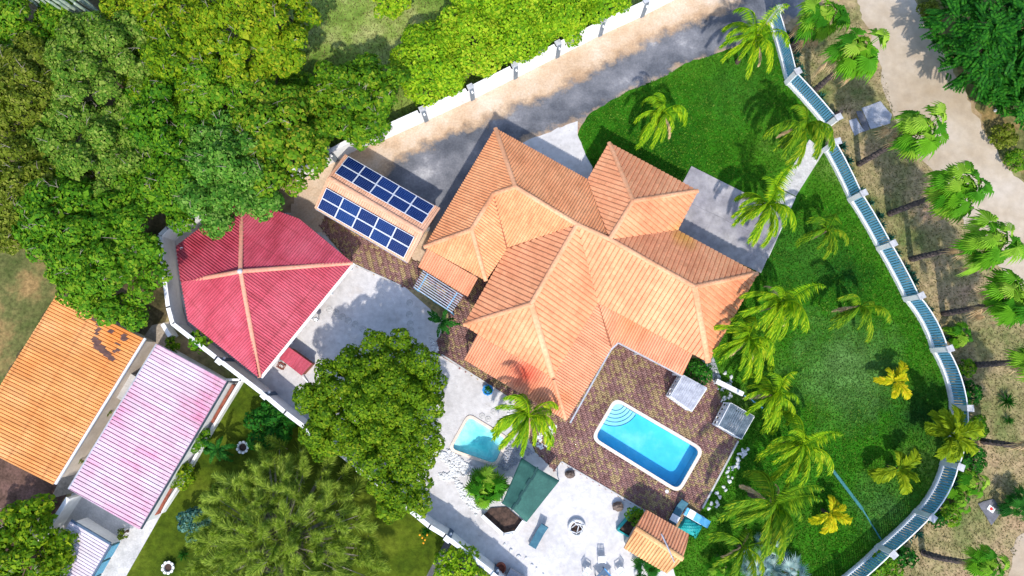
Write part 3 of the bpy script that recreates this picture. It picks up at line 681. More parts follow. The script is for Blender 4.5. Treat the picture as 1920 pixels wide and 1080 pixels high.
def cap(a, b, wd, ht, parent, mat, name='ridge_cap', seg=0.38, lift=0.03):
    """a line of overlapping half-round ridge tiles"""
    a, b = Vector(a) + Vector((0, 0, lift)), Vector(b) + Vector((0, 0, lift)); L = (b - a).length; d = (b - a) / L
    side = d.cross(Vector((0, 0, 1))).normalized(); up = side.cross(d); k = max(1, int(L / seg)); mb = MB()
    for i in range(k):
        p, q = a + d * (L * i / k), a + d * (L * (i + 1.06) / k)
        prof = []
        for j in range(6):
            t_ = math.pi * j / 5; prof.append((math.cos(t_) * wd / 2, math.sin(t_) * ht))
        for (x0, y0), (x1, y1) in zip(prof, prof[1:]):
            uv = [(x0, i * seg), (x1, i * seg), (x1, i * seg + seg), (x0, i * seg + seg)]
            mb.add([p + side * x0 + up * y0, q + side * x0 * 0.94 + up * (y0 * 0.9 - 0.0), q + side * x1 * 0.94 + up * (y1 * 0.9), p + side * x1 + up * y1], uv)
        mb.add([q + side * x * 0.94 + up * (y * 0.9) for x, y in prof]); mb.add([p + side * x + up * y for x, y in prof][::-1])
    return obj(name, mb, mat, parent)
def walls(poly, z1, parent, mat, name='wall', z0=0.0):
    return obj(name, MB().prism(poly, z0, z1), mat, parent)

# main house
ZE, ZR, ZW, ZB = 2.9, 5.35, 4.5, 2.86
H = {k: P(x, y, z) for k, (x, y, z) in dict(
    A=(929,241,ZE), B=(966,351,ZR), Cc=(925,364,ZW), D=(1082,421,ZR), E=(884,431,ZW), F=(796,463,ZE), G=(911,526,ZE), V1=(951,467,ZE),
    Hh=(996,570,ZR), I=(870,609,ZE), J=(1036,706,ZE), M=(1121,566,ZE), N1=(1143,449,ZR), Nv=(1102,337,ZE), S=(1187,377,ZR), T=(1142,268,ZE),
    U=(1308,358,ZE), W=(1270,432,ZE), X=(1420,513,ZE), P=(1302,538,ZR), Y=(1328,679,ZE)).items()}
hc = P(1100, 520, 0)
house = thing('house', 'large house with a sprawling orange hipped tile roof beside the swimming pool', 'house', (hc.x, hc.y, 0))
hl = lambda px, py, z: tuple(P(px, py, z) - ORG['house'])
M['roof_fine'] = roofmat('terracotta_sheet', [(0.65, 0.255, 0.11), (0.73, 0.32, 0.145), (0.77, 0.38, 0.185)], course=0.45, streak=0.12,
    stain=[(hl(985, 690, 2.5), 1.5, (0.62, 0.06, 0.03), 0.75), (hl(1060, 740, 2.4), 1.3, (0.60, 0.20, 0.07), 0.6)])
M['roof_lower'] = roofmat('salmon_sheet', [(0.63, 0.25, 0.13), (0.71, 0.305, 0.165), (0.74, 0.36, 0.20)], streak=0.12,
    stain=[(hl(985, 700, 2.5), 1.6, (0.62, 0.05, 0.02), 0.85), (hl(1058, 745, 2.4), 1.2, (0.62, 0.19, 0.06), 0.6), (hl(1185, 605, 2.5), 2.2, (0.60, 0.22, 0.06), 0.55)])
M['roof_pan'] = roofmat('terracotta_tile', [(0.64, 0.245, 0.115), (0.73, 0.31, 0.15), (0.77, 0.375, 0.19)], course=0.42, streak=0.10,
    stain=[(hl(1283, 445, 3.2), 1.5, (0.62, 0.33, 0.04), 0.75), (hl(1375, 520, 3.2), 1.2, (0.5, 0.15, 0.07), 0.6), (hl(985, 690, 2.9), 1.4, (0.66, 0.10, 0.05), 0.6), (hl(1310, 640, 3.2), 1.4, (0.66, 0.18, 0.09), 0.5)])
rf, rl, rp = M['roof_fine'], M['roof_lower'], M['roof_pan']
roof_face([H['A'], H['B'], H['Cc'], H['E'], H['F']], 0.215, 0.075, FINE, house, rf, piece='corrugated_sheet')
roof_face([H['A'], H['Nv'], H['N1'], H['D'], H['B']], 0.215, 0.075, FINE, house, rf, piece='corrugated_sheet')
roof_face([H['Cc'], H['B'], H['D'], H['V1']], 0.215, 0.065, FINE, house, rf, piece='corrugated_sheet')
roof_face([H['Cc'], H['V1'], H['G'], H['E']], 0.215, 0.065, FINE, house, rf, piece='corrugated_sheet')
roof_face([H['F'], H['E'], H['G']], 0.215, 0.065, FINE, house, rf, piece='corrugated_sheet')
SP = 0.36
roof_face([H['D'], H['Hh'], H['I'], H['V1']], SP, 0.09, LAP, house, rp, True)
roof_face([H['Hh'], H['I'], P(896, 626, ZE), H['J']], SP, 0.085, PAN, house, rp, True)
roof_face([H['D'], H['Hh'], H['J'], H['M']], SP, 0.085, PAN, house, rp, True)
roof_face([H['D'], H['M'], P(1299, 663, ZE), H['Y'], H['P']], SP, 0.085, PAN, house, rp, True)
roof_face([H['P'], H['Y'], H['X']], SP, 0.09, LAP, house, rp, True)
roof_face([H['N1'], H['P'], H['X'], H['W']], SP, 0.09, LAP, house, rp, True)
roof_face([H['Nv'], H['T'], H['S'], H['N1']], SP, 0.09, LAP, house, rp, True)
roof_face([H['T'], H['U'], H['S']], SP, 0.09, LAP, house, rp, True)
roof_face([H['S'], H['U'], H['W'], H['N1']], SP, 0.085, PAN, house, rp, True)
# lower verandah roofs, tucked just under the upper eaves
zl = ZE - 0.1
Q = lambda x, y, z: P(x, y, z)
roof_face([Q(896,626,zl), Q(870,674,2.3), Q(1062,789,2.3), Q(1036,706,zl)], 0.2, 0.085, FINE, house, rl, piece='corrugated_sheet')
roof_face([Q(1036,706,zl), Q(1062,789,2.3), Q(1146,653,2.3), Q(1121,566,zl)], 0.2, 0.085, FINE, house, rl, piece='corrugated_sheet')
roof_face([Q(1121,566,zl), Q(1146,653,2.3), Q(1159,641,2.36), Q(1279,704,2.36), Q(1299,663,zl)], 0.2, 0.085, FINE, house, rl, piece='corrugated_sheet')
roof_face([Q(801,466,zl), Q(784,500,2.35), Q(877,556,2.35), Q(896,521,zl)], 0.2, 0.085, FINE, house, rl, piece='corrugated_sheet')
rc = M['ridge']
for a, b in (('A','B'),('B','Cc'),('Cc','E'),('E','F'),('E','G'),('B','D'),('D','N1'),('N1','P'),('P','X'),('P','Y'),('D','Hh'),('Hh','I'),('Hh','J'),('N1','S'),('S','T'),('S','U')):
    cap(H[a], H[b], 0.36 if (a, b) not in (('Hh','J'),('P','Y')) else 0.5, 0.13, house, rc)
cap(Q(1038,712,zl), Q(1061,786,2.32), 0.3, 0.11, house, rc)
for a, b in ((H['Cc'], H['V1']), (H['D'], H['V1']), (H['D'], H['M']), (H['Nv'], H['N1']), (H['N1'], H['W']), (Q(1122,570,zl), Q(1146,652,2.32))):
    mb = MB(); mb.bar(a + Vector((0, 0, .05)), b + Vector((0, 0, .05)), 0.1, 0.04); obj('valley_gutter', mb, M['ridge_dark'], house)
# gutter along the terrace side of the lower roofs
mb = MB()
gp = [Q(1069,793,2.22), Q(1146,655,2.22), Q(1159,643,2.26), Q(1280,706,2.28)]
for a, b in zip(gp, gp[1:]): mb.bar(a, b, 0.12, 0.1)
obj('gutter', mb, M['steel'], house)
# walls (well inside the eaves) and verandah posts
def inner(px, f=0.86):
    l = [P(x, y, 2.6) for x, y in px]; c = sum(l, Vector()) / len(l); return [((p.x - c.x) * f + c.x, (p.y - c.y) * f + c.y) for p in l]
walls(inner([(929,241),(1102,337),(1255,425),(1420,513),(1328,679),(1121,566),(951,467),(796,463)], 0.9), 2.72, house, M['beige_wall'])
walls(inner([(951,467),(1082,421),(1150,560),(1036,706),(870,609)], 0.86), 2.7, house, M['beige_wall'])
walls(inner([(1102,337),(1142,268),(1308,358),(1270,432),(1150,420)], 0.86), 2.71, house, M['beige_wall'])
walls(inner([(796,463),(930,400),(951,467),(911,526)], 0.86), 2.69, house, M['beige_wall'])
for x, y in ((874,672),(935,708),(1000,748),(1060,786),(1100,722),(1144,652),(1200,662),(1276,702)):
    p = P(x, y, 2.2); obj('verandah_post', MB().box((p.x * .995, p.y, 1.07), (0.16, 0.16, 2.14)), M['white'], house)

# solar-panelled shed
sc_ = P(705, 392, 0)
shed = thing('solar_shed', 'small orange gabled shed carrying two solar panel arrays beside the driveway', 'shed', (sc_.x, sc_.y, 0))
M['shed_roof'] = roofmat('pale_terracotta_tile', [(0.66, 0.34, 0.2), (0.74, 0.44, 0.29)], streak=0.15)
ze, zr = 2.5, 3.35
sA, sB, sC, sD, sE, sF = P(649,291,ze), P(824,390,ze), P(792,437,zr), P(617,334,zr), P(764,492,ze), P(592,391,ze)
roof_face([sA, sB, sC, sD], 0.2, 0.05, FINE, shed, M['shed_roof'], piece='corrugated_sheet')
roof_face([sD, sC, sE, sF], 0.2, 0.05, FINE, shed, M['shed_roof'], piece='corrugated_sheet')
cap(sD, sC, 0.4, 0.12, shed, M['shed_roof'])
mb = MB()
for a, b in ((sB, sC), (sC, sE), (sA, sD), (sD, sF)): mb.bar(a + Vector((0, 0, .05)), b + Vector((0, 0, .05)), 0.16, 0.12)
obj('verge_trim', mb, M['shed_roof'], shed)
cz = lambda p, f=0.9: ((p.x - sc_.x) * f + sc_.x, (p.y - sc_.y) * f + sc_.y)
walls([cz(sA), cz(sB), cz(sE), cz(sF)], 2.3, shed, M['beige_wall'])
mb = MB(); mb.bar(sF + Vector((0, 0, -.1)), sE + Vector((0, 0, -.1)), 0.14, 0.12); obj('gutter', mb, M['steel'], shed)
def cellmat():
    m, nt, b = base_mat('solar_cells', 0.22, 0.35)
    oi = nt.nodes.new('ShaderNodeObjectInfo')
    col = ramp(nt, [(0.001, 0.006, 0.045), (0.002, 0.014, 0.085), (0.003, 0.03, 0.13)], math_(nt, 'ADD', math_(nt, 'MULTIPLY', oi.outputs['Random'], .7), math_(nt, 'MULTIPLY', noise(nt, 0.6, 3), .35)), 0.1, 0.9)
    nt.links.new(col, b.inputs['Base Color']); return m
M['cell'] = cellmat(); M['cell_line'] = mk('cell_seam', [(0.03, 0.07, 0.22), (0.05, 0.1, 0.28)], 3, 0.3)
def solar(c4, nu, nv, slope, rows):
    """c4: four array corners (left-top, right-top, right-bottom, left-bottom); panels are things of their own"""
    nrm = (c4[1] - c4[0]).cross(c4[3] - c4[0]).normalized()
    if nrm.z < 0: nrm = -nrm
    def bl(u, v): return (c4[0] * (1 - u) * (1 - v) + c4[1] * u * (1 - v) + c4[2] * u * v + c4[3] * (1 - u) * v)
    ordn = ['first', 'second', 'third', 'fourth', 'fifth']
    for j in range(nv):
        for i in range(nu):
            g = 0.006
            cs = [bl((i + g) / nu, (j + g) / nv), bl((i + 1 - g) / nu, (j + g) / nv), bl((i + 1 - g) / nu, (j + 1 - g) / nv), bl((i + g) / nu, (j + 1 - g) / nv)]
            ce = sum(cs, Vector()) / 4 + nrm * 0.1
            t = None
            X = (cs[1] - cs[0]).normalized(); Y = nrm.cross(X); lx, ly = (cs[1] - cs[0]).length, (cs[3] - cs[0]).length
            mb = MB()
            for sx in (-1, 1): mb.box(ce + X * sx * (lx / 2 - .02), (0.04, ly, 0.05), (X, Y, nrm))
            for sy in (-1, 1): mb.box(ce + Y * sy * (ly / 2 - .02), (lx - .08, 0.04, 0.05), (X, Y, nrm))
            t = obj('solar_panel', mb, M['frame_al'], shed)
            cell = obj('cell_sheet', MB().box(ce - nrm * .004, (lx - .08, ly - .08, 0.03), (X, Y, nrm)), M['cell'], t)
            mb = MB()
            for k in range(1, 9): mb.box(ce + X * ((k / 9 - .5) * (lx - .12)) + nrm * .013, (0.012, ly - .13, 0.006), (X, Y, nrm))
            for k in range(1, 6): mb.box(ce + Y * ((k / 6 - .5) * (ly - .12)) + nrm * .0145, (lx - .13, 0.012, 0.006), (X, Y, nrm))
            obj('cell_seam', mb, M['cell_line'], t, kind='stuff')
lift = Vector((0, 0, 0.1))
solar([P(653,294,2.62), P(814,387,2.62), P(792,421,3.22), P(628,326,3.22)], 5, 2, 'driveway slope of the shed', ['row at the eave', 'row below the ridge'])
solar([P(613,352,3.2), P(778,444,3.2), P(758,484,2.62), P(596,390,2.62)], 5, 2, 'pavilion slope of the shed', ['row below the ridge', 'row at the eave'])

# red pavilion
pc = P(451, 509, 0)
pav = thing('pavilion', 'big red corrugated pavilion roof with salmon hip caps between forest and sand court', 'pavilion', (pc.x, pc.y, 0))
M['roof_red'] = roofmat('crimson_sheet', [(0.38, 0.04, 0.065), (0.48, 0.075, 0.11), (0.54, 0.11, 0.15)], streak=0.15, course=2.4)
M['ridge_salmon'] = roofmat('salmon_cap', [(0.66, 0.27, 0.17), (0.74, 0.36, 0.25)], rough=0.7)
ap = P(451, 509, 4.7); ez = 2.75
L1, L2, L3, L4, L5, L6, L7, L8 = P(343,529,ez+.05), P(350,601,ez), P(487,707,ez), P(661,493,ez), P(560,410,ez), P(454,372,ez), P(400,410,ez), P(326,460,ez)
for f in ([ap, L1, L2, L3], [ap, L3, L4], [ap, L4, L5, L6], [ap, L6, L7, L8, L1]):
    roof_face(f, 0.2, 0.08, FINE, pav, M['roof_red'], piece='corrugated_sheet', deckmat=M['rust'])
for q in (L1, L3, L4, L6): cap(ap, q, 0.34, 0.12, pav, M['ridge_salmon'], 'hip_cap')
obj('finial', MB().blob(ap + Vector((0, 0, .12)), 0.2, 8, 5, 0.0, 0.6), M['cap'], pav)
mb = MB(); mb.bar(L3 + Vector((.1, -.03, -.1)), L4 + Vector((.1, -.03, -.1)), 0.2, 0.14); obj('gutter', mb, M['white'], pav)
for q in (L2, L3, L4, L5, L7, L8, (L3 + L4) / 2, L3 * .75 + L4 * .25, L3 * .25 + L4 * .75):
    p = q.lerp(ap, 0.09); obj('post', MB().box((p.x, p.y, 1.32), (0.18, 0.18, 2.64)), M['white'], pav)

# orange and pink neighbours' roofs
def flat_house(name, label, corners, zs, mat, spacing, amp, prof, wallm, eaves=None):
    ps = [P(x, y, z) for (x, y), z in zip(corners, zs)]; c = sum(ps, Vector()) / 4
    t = thing(name, label, 'house', (c.x, c.y, 0))
    roof_face(ps, spacing, amp, prof, t, mat, align=(ps[1] - ps[0]), piece='corrugated_sheet', deckmat=wallm)
    walls([((p.x - c.x) * .93 + c.x, (p.y - c.y) * .95 + c.y) for p in ps], min(zs) - 0.2, t, wallm)
    return t, ps
oc = [P(x, y, z) for (x, y), z in zip([(106,554),(269,634),(100,908),(-63,826)], [3.3,2.7,2.7,3.3])]
occ = sum(oc, Vector()) / 4
M['roof_orange'] = roofmat('orange_sheet', [(0.62, 0.22, 0.05), (0.68, 0.29, 0.085), (0.72, 0.35, 0.13)], streak=0.2, course=2.9,
    stain=[(tuple(P(225, 625, 2.8) - Vector((occ.x, occ.y, 0))), 1.6, (0.66, 0.20, 0.02), 0.7)])
oh, ops = flat_house('orange_house', 'neighbouring house under a plain orange corrugated roof with dark peeling patches', [(106,554),(269,634),(100,908),(-63,826)], [3.3,2.7,2.7,3.3], M['roof_orange'], 0.255, 0.08, PAN, M['beige_wall'])
mb = MB(); mb.bar(ops[1] + Vector((.1, 0, -.1)), ops[2] + Vector((.1, 0, -.1)), 0.16, 0.14); obj('gutter', mb, M['frame_al'], oh)
# dark peeled patches, thin flakes lying on the sheet
c_, n_ = plane_fit(ops); ax = (ops[1] - ops[0]).normalized(); ay = n_.cross(ax)
M['peel'] = mk('bare_brown_sheet', [(0.07, 0.035, 0.03), (0.14, 0.07, 0.055)], 3, 0.8, fine=0.2)
mb = MB()
for px, py, lx, ly in ((171,590,.35,.3),(181,595,.3,.3),(180,599,.4,.25),(186,609,.3,.2),(187,617,.3,.25),(184,620,.3,.2),(184,626,.3,.2),(180,636,.4,.35),(184,641,.6,.35),(184,648,.6,.25),(188,653,.9,.3),(193,657,1.1,.3),(198,662,.8,.3),(204,668,.7,.28),(209,673,.5,.25),(192,651,.5,.3),(209,621,.35,.3),(232,629,.35,.3),(232,634,.5,.25),(231,637,.3,.2),(221,645,.5,.12),(220,656,.35,.2),(214,659,.3,.2)):
    p = P(px, py, 2.9); p.z = c_.z - ((p.x - c_.x) * n_.x + (p.y - c_.y) * n_.y) / n_.z; p += n_ * 0.092
    sk = 0.35
    q = [p + ax * (sx * lx / 2 + sy * sk * ly / 2 + rnd.uniform(-.05, .05)) + ay * (sy * ly / 2) for sx, sy in ((-1,-1),(1,-1),(1,1),(-1,1))]
    mb.add(q if (q[1] - q[0]).cross(q[3] - q[0]).dot(n_) > 0 else q[::-1])
obj('peeled_patch', mb, M['peel'], oh, kind='stuff')
M['roof_pink'] = roofmat('faded_pink_sheet', [(0.58, 0.19, 0.30), (0.62, 0.30, 0.40), (0.63, 0.40, 0.48)], streak=0.18, course=2.7, patch=((0.62, 0.51, 0.58), 0.3, 0.38, 0.62))
ph, pps = flat_house('pink_house', 'neighbouring house under a faded pink and white corrugated roof', [(295,645),(425,715),(262,992),(130,917)], [3.0,2.6,2.6,3.0], M['roof_pink'], 0.29, 0.075, PAN, M['wall_white'])
mb = MB(); mb.bar(pps[1] + Vector((.05, 0, -.1)), pps[2] + Vector((.05, 0, -.1)), 0.14, 0.12); obj('gutter', mb, M['dark_gap'], ph)
mb = MB(); mb.bar(pps[0] + Vector((-.05, 0, -.03)), pps[3] + Vector((-.05, 0, -.03)), 0.14, 0.12); obj('verge_trim', mb, M['steel'], ph)
M['roof_white'] = roofmat('white_pink_sheet', [(0.58, 0.48, 0.54), (0.64, 0.60, 0.64)], streak=0.10)
sh, sps = flat_house('white_outhouse', 'small outhouse with white corrugated roof and teal shutters below the pink house', [(132,977),(206,1021),(150,1118),(76,1074)], [2.0,1.9,1.9,2.0], M['roof_white'], 0.22, 0.07, PAN, M['wall_white'])
mb = MB(); mb.bar(sps[0] + Vector((.05, .05, -.02)), sps[1] + Vector((.05, .05, -.02)), 0.16, 0.14); obj('gutter', mb, M['pilaster'], sh)
mb = MB(); mb.bar(sps[1] + Vector((.07, -.03, -.04)), sps[2] + Vector((.07, -.03, -.04)), 0.12, 0.14); obj('verge_trim', mb, M['pilaster'], sh)
wa, wb_ = P(206, 1021, 1.7), P(150, 1118, 1.7); sx = (wb_ - wa).normalized(); out = Vector((-sx.y, sx.x, 0)); out = out if out.x > 0 else -out
M['shutter'] = mk('teal_shutter', [(0.04, 0.13, 0.15), (0.08, 0.2, 0.22)], 3, 0.6, fine=0.2)
for k in range(3):
    c0 = wa + sx * (0.75 + k * 1.35) + out * 0.02; c0.z = 0.95
    s_ = obj('shutter', MB().box(c0, (1.22, 0.08, 1.3), (sx, out, Vector((0, 0, 1)))), M['shutter'], sh)
    mb = MB()
    for q in range(9): mb.box(c0 + Vector((0, 0, -.56 + q * .14)) + out * .05, (1.1, 0.05, 0.06), (sx, (out + Vector((0, 0, .5))).normalized(), Vector((0, 0, 1))))
    obj('louvre', mb, M['picket'], s_, kind='stuff')
sheet('concrete_path', [xy([(135,925),(165,915),(255,960),(304,962),(236,1082),(200,1160),(60,1160),(110,1000)])], 0.03, M['concrete'])

# ------------------------------------------------------------------ walls and fence
def boundary(name, label, line, pil, h, thick=0.22, pw=0.36, out_sign=1, capm=None, pilm=None, lamps=True, skip_pil=False):
    """line: base px of the side that shows; pil: base px of the slate pilasters"""
    ps = [P(x, y) for x, y in line]
    t = thing(name, label, 'wall', (ps[0].x, ps[0].y, 0))
    mb = MB(); cp = MB()
    for a, b in zip(ps, ps[1:]):
        d = (b - a).normalized(); nn = Vector((-d.y, d.x, 0)) * out_sign
        mid = (a + b) / 2 + nn * thick / 2; L = (b - a).length + thick * .5
        mb.box((mid.x, mid.y, h / 2), (L, thick, h), (d, Vector((-d.y, d.x, 0)), Vector((0, 0, 1))))
        cp.box((mid.x, mid.y, h + .035), (L + .02, thick + .1, 0.07), (d, Vector((-d.y, d.x, 0)), Vector((0, 0, 1))))
    obj('wall_panel', mb, M['wall_white'], t); obj('coping', cp, M['white'], t)
    for x, y in pil:
        p = P(x, y); best = None
        for a, b in zip(ps, ps[1:]):
            d = (b - a); k = max(0, min(1, (p - a).dot(d) / d.length_squared)); q = a + d * k
            if best is None or (p - q).length < best[0]: best = ((p - q).length, q, d.normalized())
        q, d = best[1], best[2]; nn = Vector((-d.y, d.x, 0)) * out_sign
        c0 = q + nn * (thick / 2 - 0.03)
        pl = obj('pilaster', MB().box((c0.x, c0.y, (h + .12) / 2), (pw, thick + .12, h + .12), (d, Vector((-d.y, d.x, 0)), Vector((0, 0, 1)))), pilm or M['pilaster'], t)
        c1 = q + nn * (thick / 2 + .05)
        obj('cap', MB().box((c1.x, c1.y, h + .19), (pw + .14, thick + .2, 0.1), (d, Vector((-d.y, d.x, 0)), Vector((0, 0, 1)))), capm or M['white'], pl)
        if lamps:
            c2 = q - nn * 0.11
            mb = MB().box((c2.x, c2.y, h - .3), (0.13, 0.06, 0.22), (d, Vector((-d.y, d.x, 0)), Vector((0, 0, 1))))
            mb.blob((c2.x - nn.x * .09, c2.y - nn.y * .09, h - .26), 0.1, 8, 5, 0, 1)
            obj('wall_lamp', mb, M['white'], pl)
    return t
boundary('boundary_wall', 'long white boundary wall with slate pilasters between driveway and lime hedge', [(560,340),(580,330),(667,282),(720,263),(793,230),(880,190),(960,150),(1040,110),(1123,68),(1200,33),(1280,-8),(1330,-34)],
         [(634,307),(718,266),(800,228),(887,188),(967,148),(1045,108),(1125,68),(1204,32)], 2.1, out_sign=1, capm=M['cap'], pilm=M['pilaster_sunlit'])
boundary('side_wall', 'white boundary wall with slate pilasters running behind the red pavilion past the big tree', [(419,397),(340,440),(328,452),(330,480),(343,580),(351,609),(429,670),(515,736),(553,768),(680,864),(813,973),(841,990),(929,1059),(990,1110)],
         [(411,402),(435,677),(517,738),(600,803),(690,872),(846,995),(931,1061)], 2.1, out_sign=-1)
# curved fence
def fence():
    base = [P(x, y) for x, y in FENCE]
    t = thing('curved_fence', 'curved white fence with blue pickets and grey capped pillars around the lawn', 'fence', (base[6].x, base[6].y, 0))
    nm = []
    for i, p in enumerate(base):
        a = base[max(i - 1, 0)]; b = base[min(i + 1, len(base) - 1)]; d = (b - a).normalized(); nm.append(Vector((-d.y, d.x, 0)))
    HP, HL, HF = 2.2, 0.38, 2.02
    Zv = Vector((0, 0, 1))
    for i, p in enumerate(base):
        n = nm[i]; d = Vector((n.y, -n.x, 0)); c = p + n * 0.17
        pl = obj('pillar', MB().box((c.x, c.y, HP / 2), (0.4, 0.42, HP), (d, n, Zv)), M['wall_white'], t)
        obj('cap', MB().box((c.x, c.y, HP + .05), (0.52, 0.54, 0.1), (d, n, Zv)), M['cap'], pl)
    total = 0
    for i in range(len(base) - 1):
        if i == 2: continue                                    # the gateway
        lw, rail = MB(), MB()
        a, b = base[i], base[i + 1]; k = 6 if i > 5 else 3
        bul = (0.28 if 6 <= i <= 9 else 0.06); n0, n1 = nm[i], nm[i + 1]
        cur = []
        for j in range(k + 1):
            f = j / k; n = (n0 * (1 - f) + n1 * f).normalized(); cur.append((a.lerp(b, f) + n * (4 * f * (1 - f) * bul), n))
        for (p, n), (q, m) in zip(cur, cur[1:]):
            d = (q - p).normalized(); nn = Vector((-d.y, d.x, 0)); c = (p + q) / 2 + nn * 0.10; L = (q - p).length + .01
            lw.box((c.x, c.y, HL / 2), (L, 0.20, HL), (d, nn, Zv)); c2 = (p + q) / 2 + nn * 0.13
            rail.box((c2.x, c2.y, HF), (L, 0.07, 0.08), (d, nn, Zv)); rail.box((c2.x, c2.y, HL + .1), (L, 0.05, 0.05), (d, nn, Zv))
        obj('low_wall', lw, M['wall_white'], t); obj('rail', rail, M['white'], t, kind='stuff')
        L = (b - a).length; cnt = int(L / 0.205)
        for j in range(1, cnt):
            f = j / cnt; fi = f * k; j0 = min(int(fi), k - 1); g = fi - j0
            p = cur[j0][0].lerp(cur[j0 + 1][0], g); n = cur[j0][1].lerp(cur[j0 + 1][1], g).normalized(); d = Vector((n.y, -n.x, 0)); c = p + n * 0.13
            pk = bpy.data.objects.new('picket', PICK); C.objects.link(pk); pk.parent = t
            pk.location = (c.x - ORG['curved_fence'].x, c.y - ORG['curved_fence'].y, (HL + HF) / 2 + .03)
            pk.rotation_euler = (0, 0, math.atan2(d.y, d.x)); total += 1
    return total
_m = MB().box((0, 0, 0), (0.15, 0.03, 1.56)); PICK = bpy.data.meshes.new('picket'); PICK.from_pydata(_m.v, [], _m.f); PICK.materials.append(M['picket'])
fence()
# wall of the lower left plot, planter wall along the pink house, red rail
boundary('plot_wall', 'pale rendered wall between the brown yard and the white outhouse', [(152,926),(130,960),(96,1010)], [], 1.7, out_sign=1)
boundary('alley_wall', 'short grey concrete wall in the alley above the pink house', [(318,612),(330,632)], [], 1.2)
gl_ = thing('garden_kerb', 'low white kerb wall between the pink house porch and the lawn', 'wall', P(380, 830))
mb = MB(); kk = pts([(455,712),(405,794),(386,826),(341,905),(305,960)], 0.3)
for a, b in zip(kk, kk[1:]): mb.bar(a, b, 0.2, 0.6)
mb.bar(P(455, 712, .3), P(426, 712, .3), 0.18, 0.6); obj('kerb_wall', mb, M['wall_white'], gl_)
rr_ = thing('red_rail', 'rusty red wooden rail along the pink house porch', 'railing', P(400, 790))
for a, b, w_ in ((P(438, 722, .9), P(398, 792, .9), .22), (P(322, 915, .9), P(297, 962, .9), .22), (P(297, 962, .88), P(280, 968, .88), .16)): obj('rail', MB().bar(a, b, w_, 0.13), M['rust'], rr_)
for x, y in ((437,722),(418,757),(399,790),(322,915),(309,940),(298,961)):
    p = P(x, y, .83); obj('rail_post', MB().box((p.x, p.y, .415), (0.12, 0.12, 0.83)), M['rust'], rr_)
sheet('porch_floor', [xy([(425,712),(452,714),(302,962),(262,985),(300,880)])], 0.034, M['concrete'])

# ------------------------------------------------------------------ garden structures and furniture
U3, V3 = Vector((UX.x, UX.y, 0)), Vector((VX.x, VX.y, 0)); Z3 = Vector((0, 0, 1))
# pergola beside the house
pg = thing('pergola', 'open slatted pergola with blue beams beside the house', 'pergola', P(826, 550))
c4 = [P(793,508,2.4), P(868,556,2.4), P(848,586,2.4), P(776,538,2.4)]
for k in range(9):
    f = k / 8; a, b = c4[0].lerp(c4[3], f), c4[1].lerp(c4[2], f)
    obj('slat', MB().bar(a + Z3 * .09, b + Z3 * .09, 0.07, 0.06), M['greywood'], pg)
for f in (0.12, 0.86):
    a, b = c4[0].lerp(c4[1], f), c4[3].lerp(c4[2], f); obj('beam', MB().bar(a, b, 0.1, 0.12), M['lightblue'], pg)
obj('beam', MB().bar(c4[3] - Z3 * .07, c4[2] - Z3 * .07, 0.1, 0.14), M['lightblue'], pg)
for f in (0.03, 0.5, 0.97):
    p = c4[3].lerp(c4[2], f); obj('post', MB().box((p.x, p.y, 1.13), (0.1, 0.1, 2.26)), M['lightblue'], pg)

# poolside arbours: plank roof on white balustraded sides
def arbour(label, rpx, zt, roofm, slats):
    c4 = [P(x, y, zt) for x, y in rpx]; c = sum(c4, Vector()) / 4
    t = thing('arbour', label, 'arbour', (c.x, c.y, 0), 'white balustraded arbours by the pool')
    top, right, bot, left = c4
    n = 12
    for k in range(n):
        f0, f1 = (k + .04) / n, (k + .94) / n
        q = [left.lerp(bot, f0), left.lerp(bot, f1), top.lerp(right, f1), top.lerp(right, f0)]
        gapped = slats and 3 <= k <= 7
        sh_ = 0.3 if gapped else 0.0
        q = [q[0].lerp(q[1], 0), q[0].lerp(q[1], 1 - sh_), q[3].lerp(q[2], 1 - sh_), q[3]]
        zz = zt + rnd.uniform(-.012, .012) + (0.03 if k in (8, 9) else 0)
        obj('plank', MB().prism([(v.x, v.y) for v in q], zz, zz + .035), roofm, t)
    for a, b in ((left, bot), (top, left), (top, right), (right, bot)):
        obj('roof_rail', MB().bar(a - Z3 * .05, b - Z3 * .05, 0.1, 0.1), M['white'], t)
    mb = MB()
    for a in (top, right, bot, left): obj('post', MB().box((a.x + (c.x - a.x) * .03, a.y + (c.y - a.y) * .03, zt / 2 - .05), (0.1, 0.1, zt - .1)), M['white'], t)
    for a, b, full in ((left, bot, False), (top, left, True), (top, right, False)):
        for zq in ((0.25, 0.95) if not full else (0.25, 0.95, 1.45)):
            obj('rail', MB().bar(Vector((a.x, a.y, zq)), Vector((b.x, b.y, zq)), 0.07, 0.08), M['white'], t)
        L = (b - a).length; m_ = int(L / (0.2 if not full else .36))
        for k in range(1, m_):
            p = a.lerp(b, k / m_); obj('baluster', MB().box((p.x, p.y, .6 if not full else .85), (0.08 if not full else .2, 0.08, .68 if not full else 1.2), (((b - a).normalized()), Z3.cross((b - a).normalized()), Z3)), M['white'], t)
    obj('bench_seat', MB().prism([(v.x, v.y) for v in (c4[0].lerp(c, .15), c4[1].lerp(c, .15), c4[2].lerp(c, .15), c4[3].lerp(c, .15))], 0.38, 0.46), M['greywood'], t)
arbour('pale grey boarded arbour with white sides at the corner of the house', [(1281,704),(1325,728),(1297,771),(1258,743)], 1.85, M['greywood'], False)
arbour('dark slatted arbour with white balustrade at the lawn edge of the deck', [(1370,756),(1414,781),(1390,823),(1348,798)], 1.85, M['darkwood'], True)
tag(obj('garden_beam', MB().bar(P(1342,714,.55), P(1392,739,.55), 0.34, 0.5), M['white'], origin=P(1366, 727)), 'long low white garden wall block between the two arbours', 'wall')

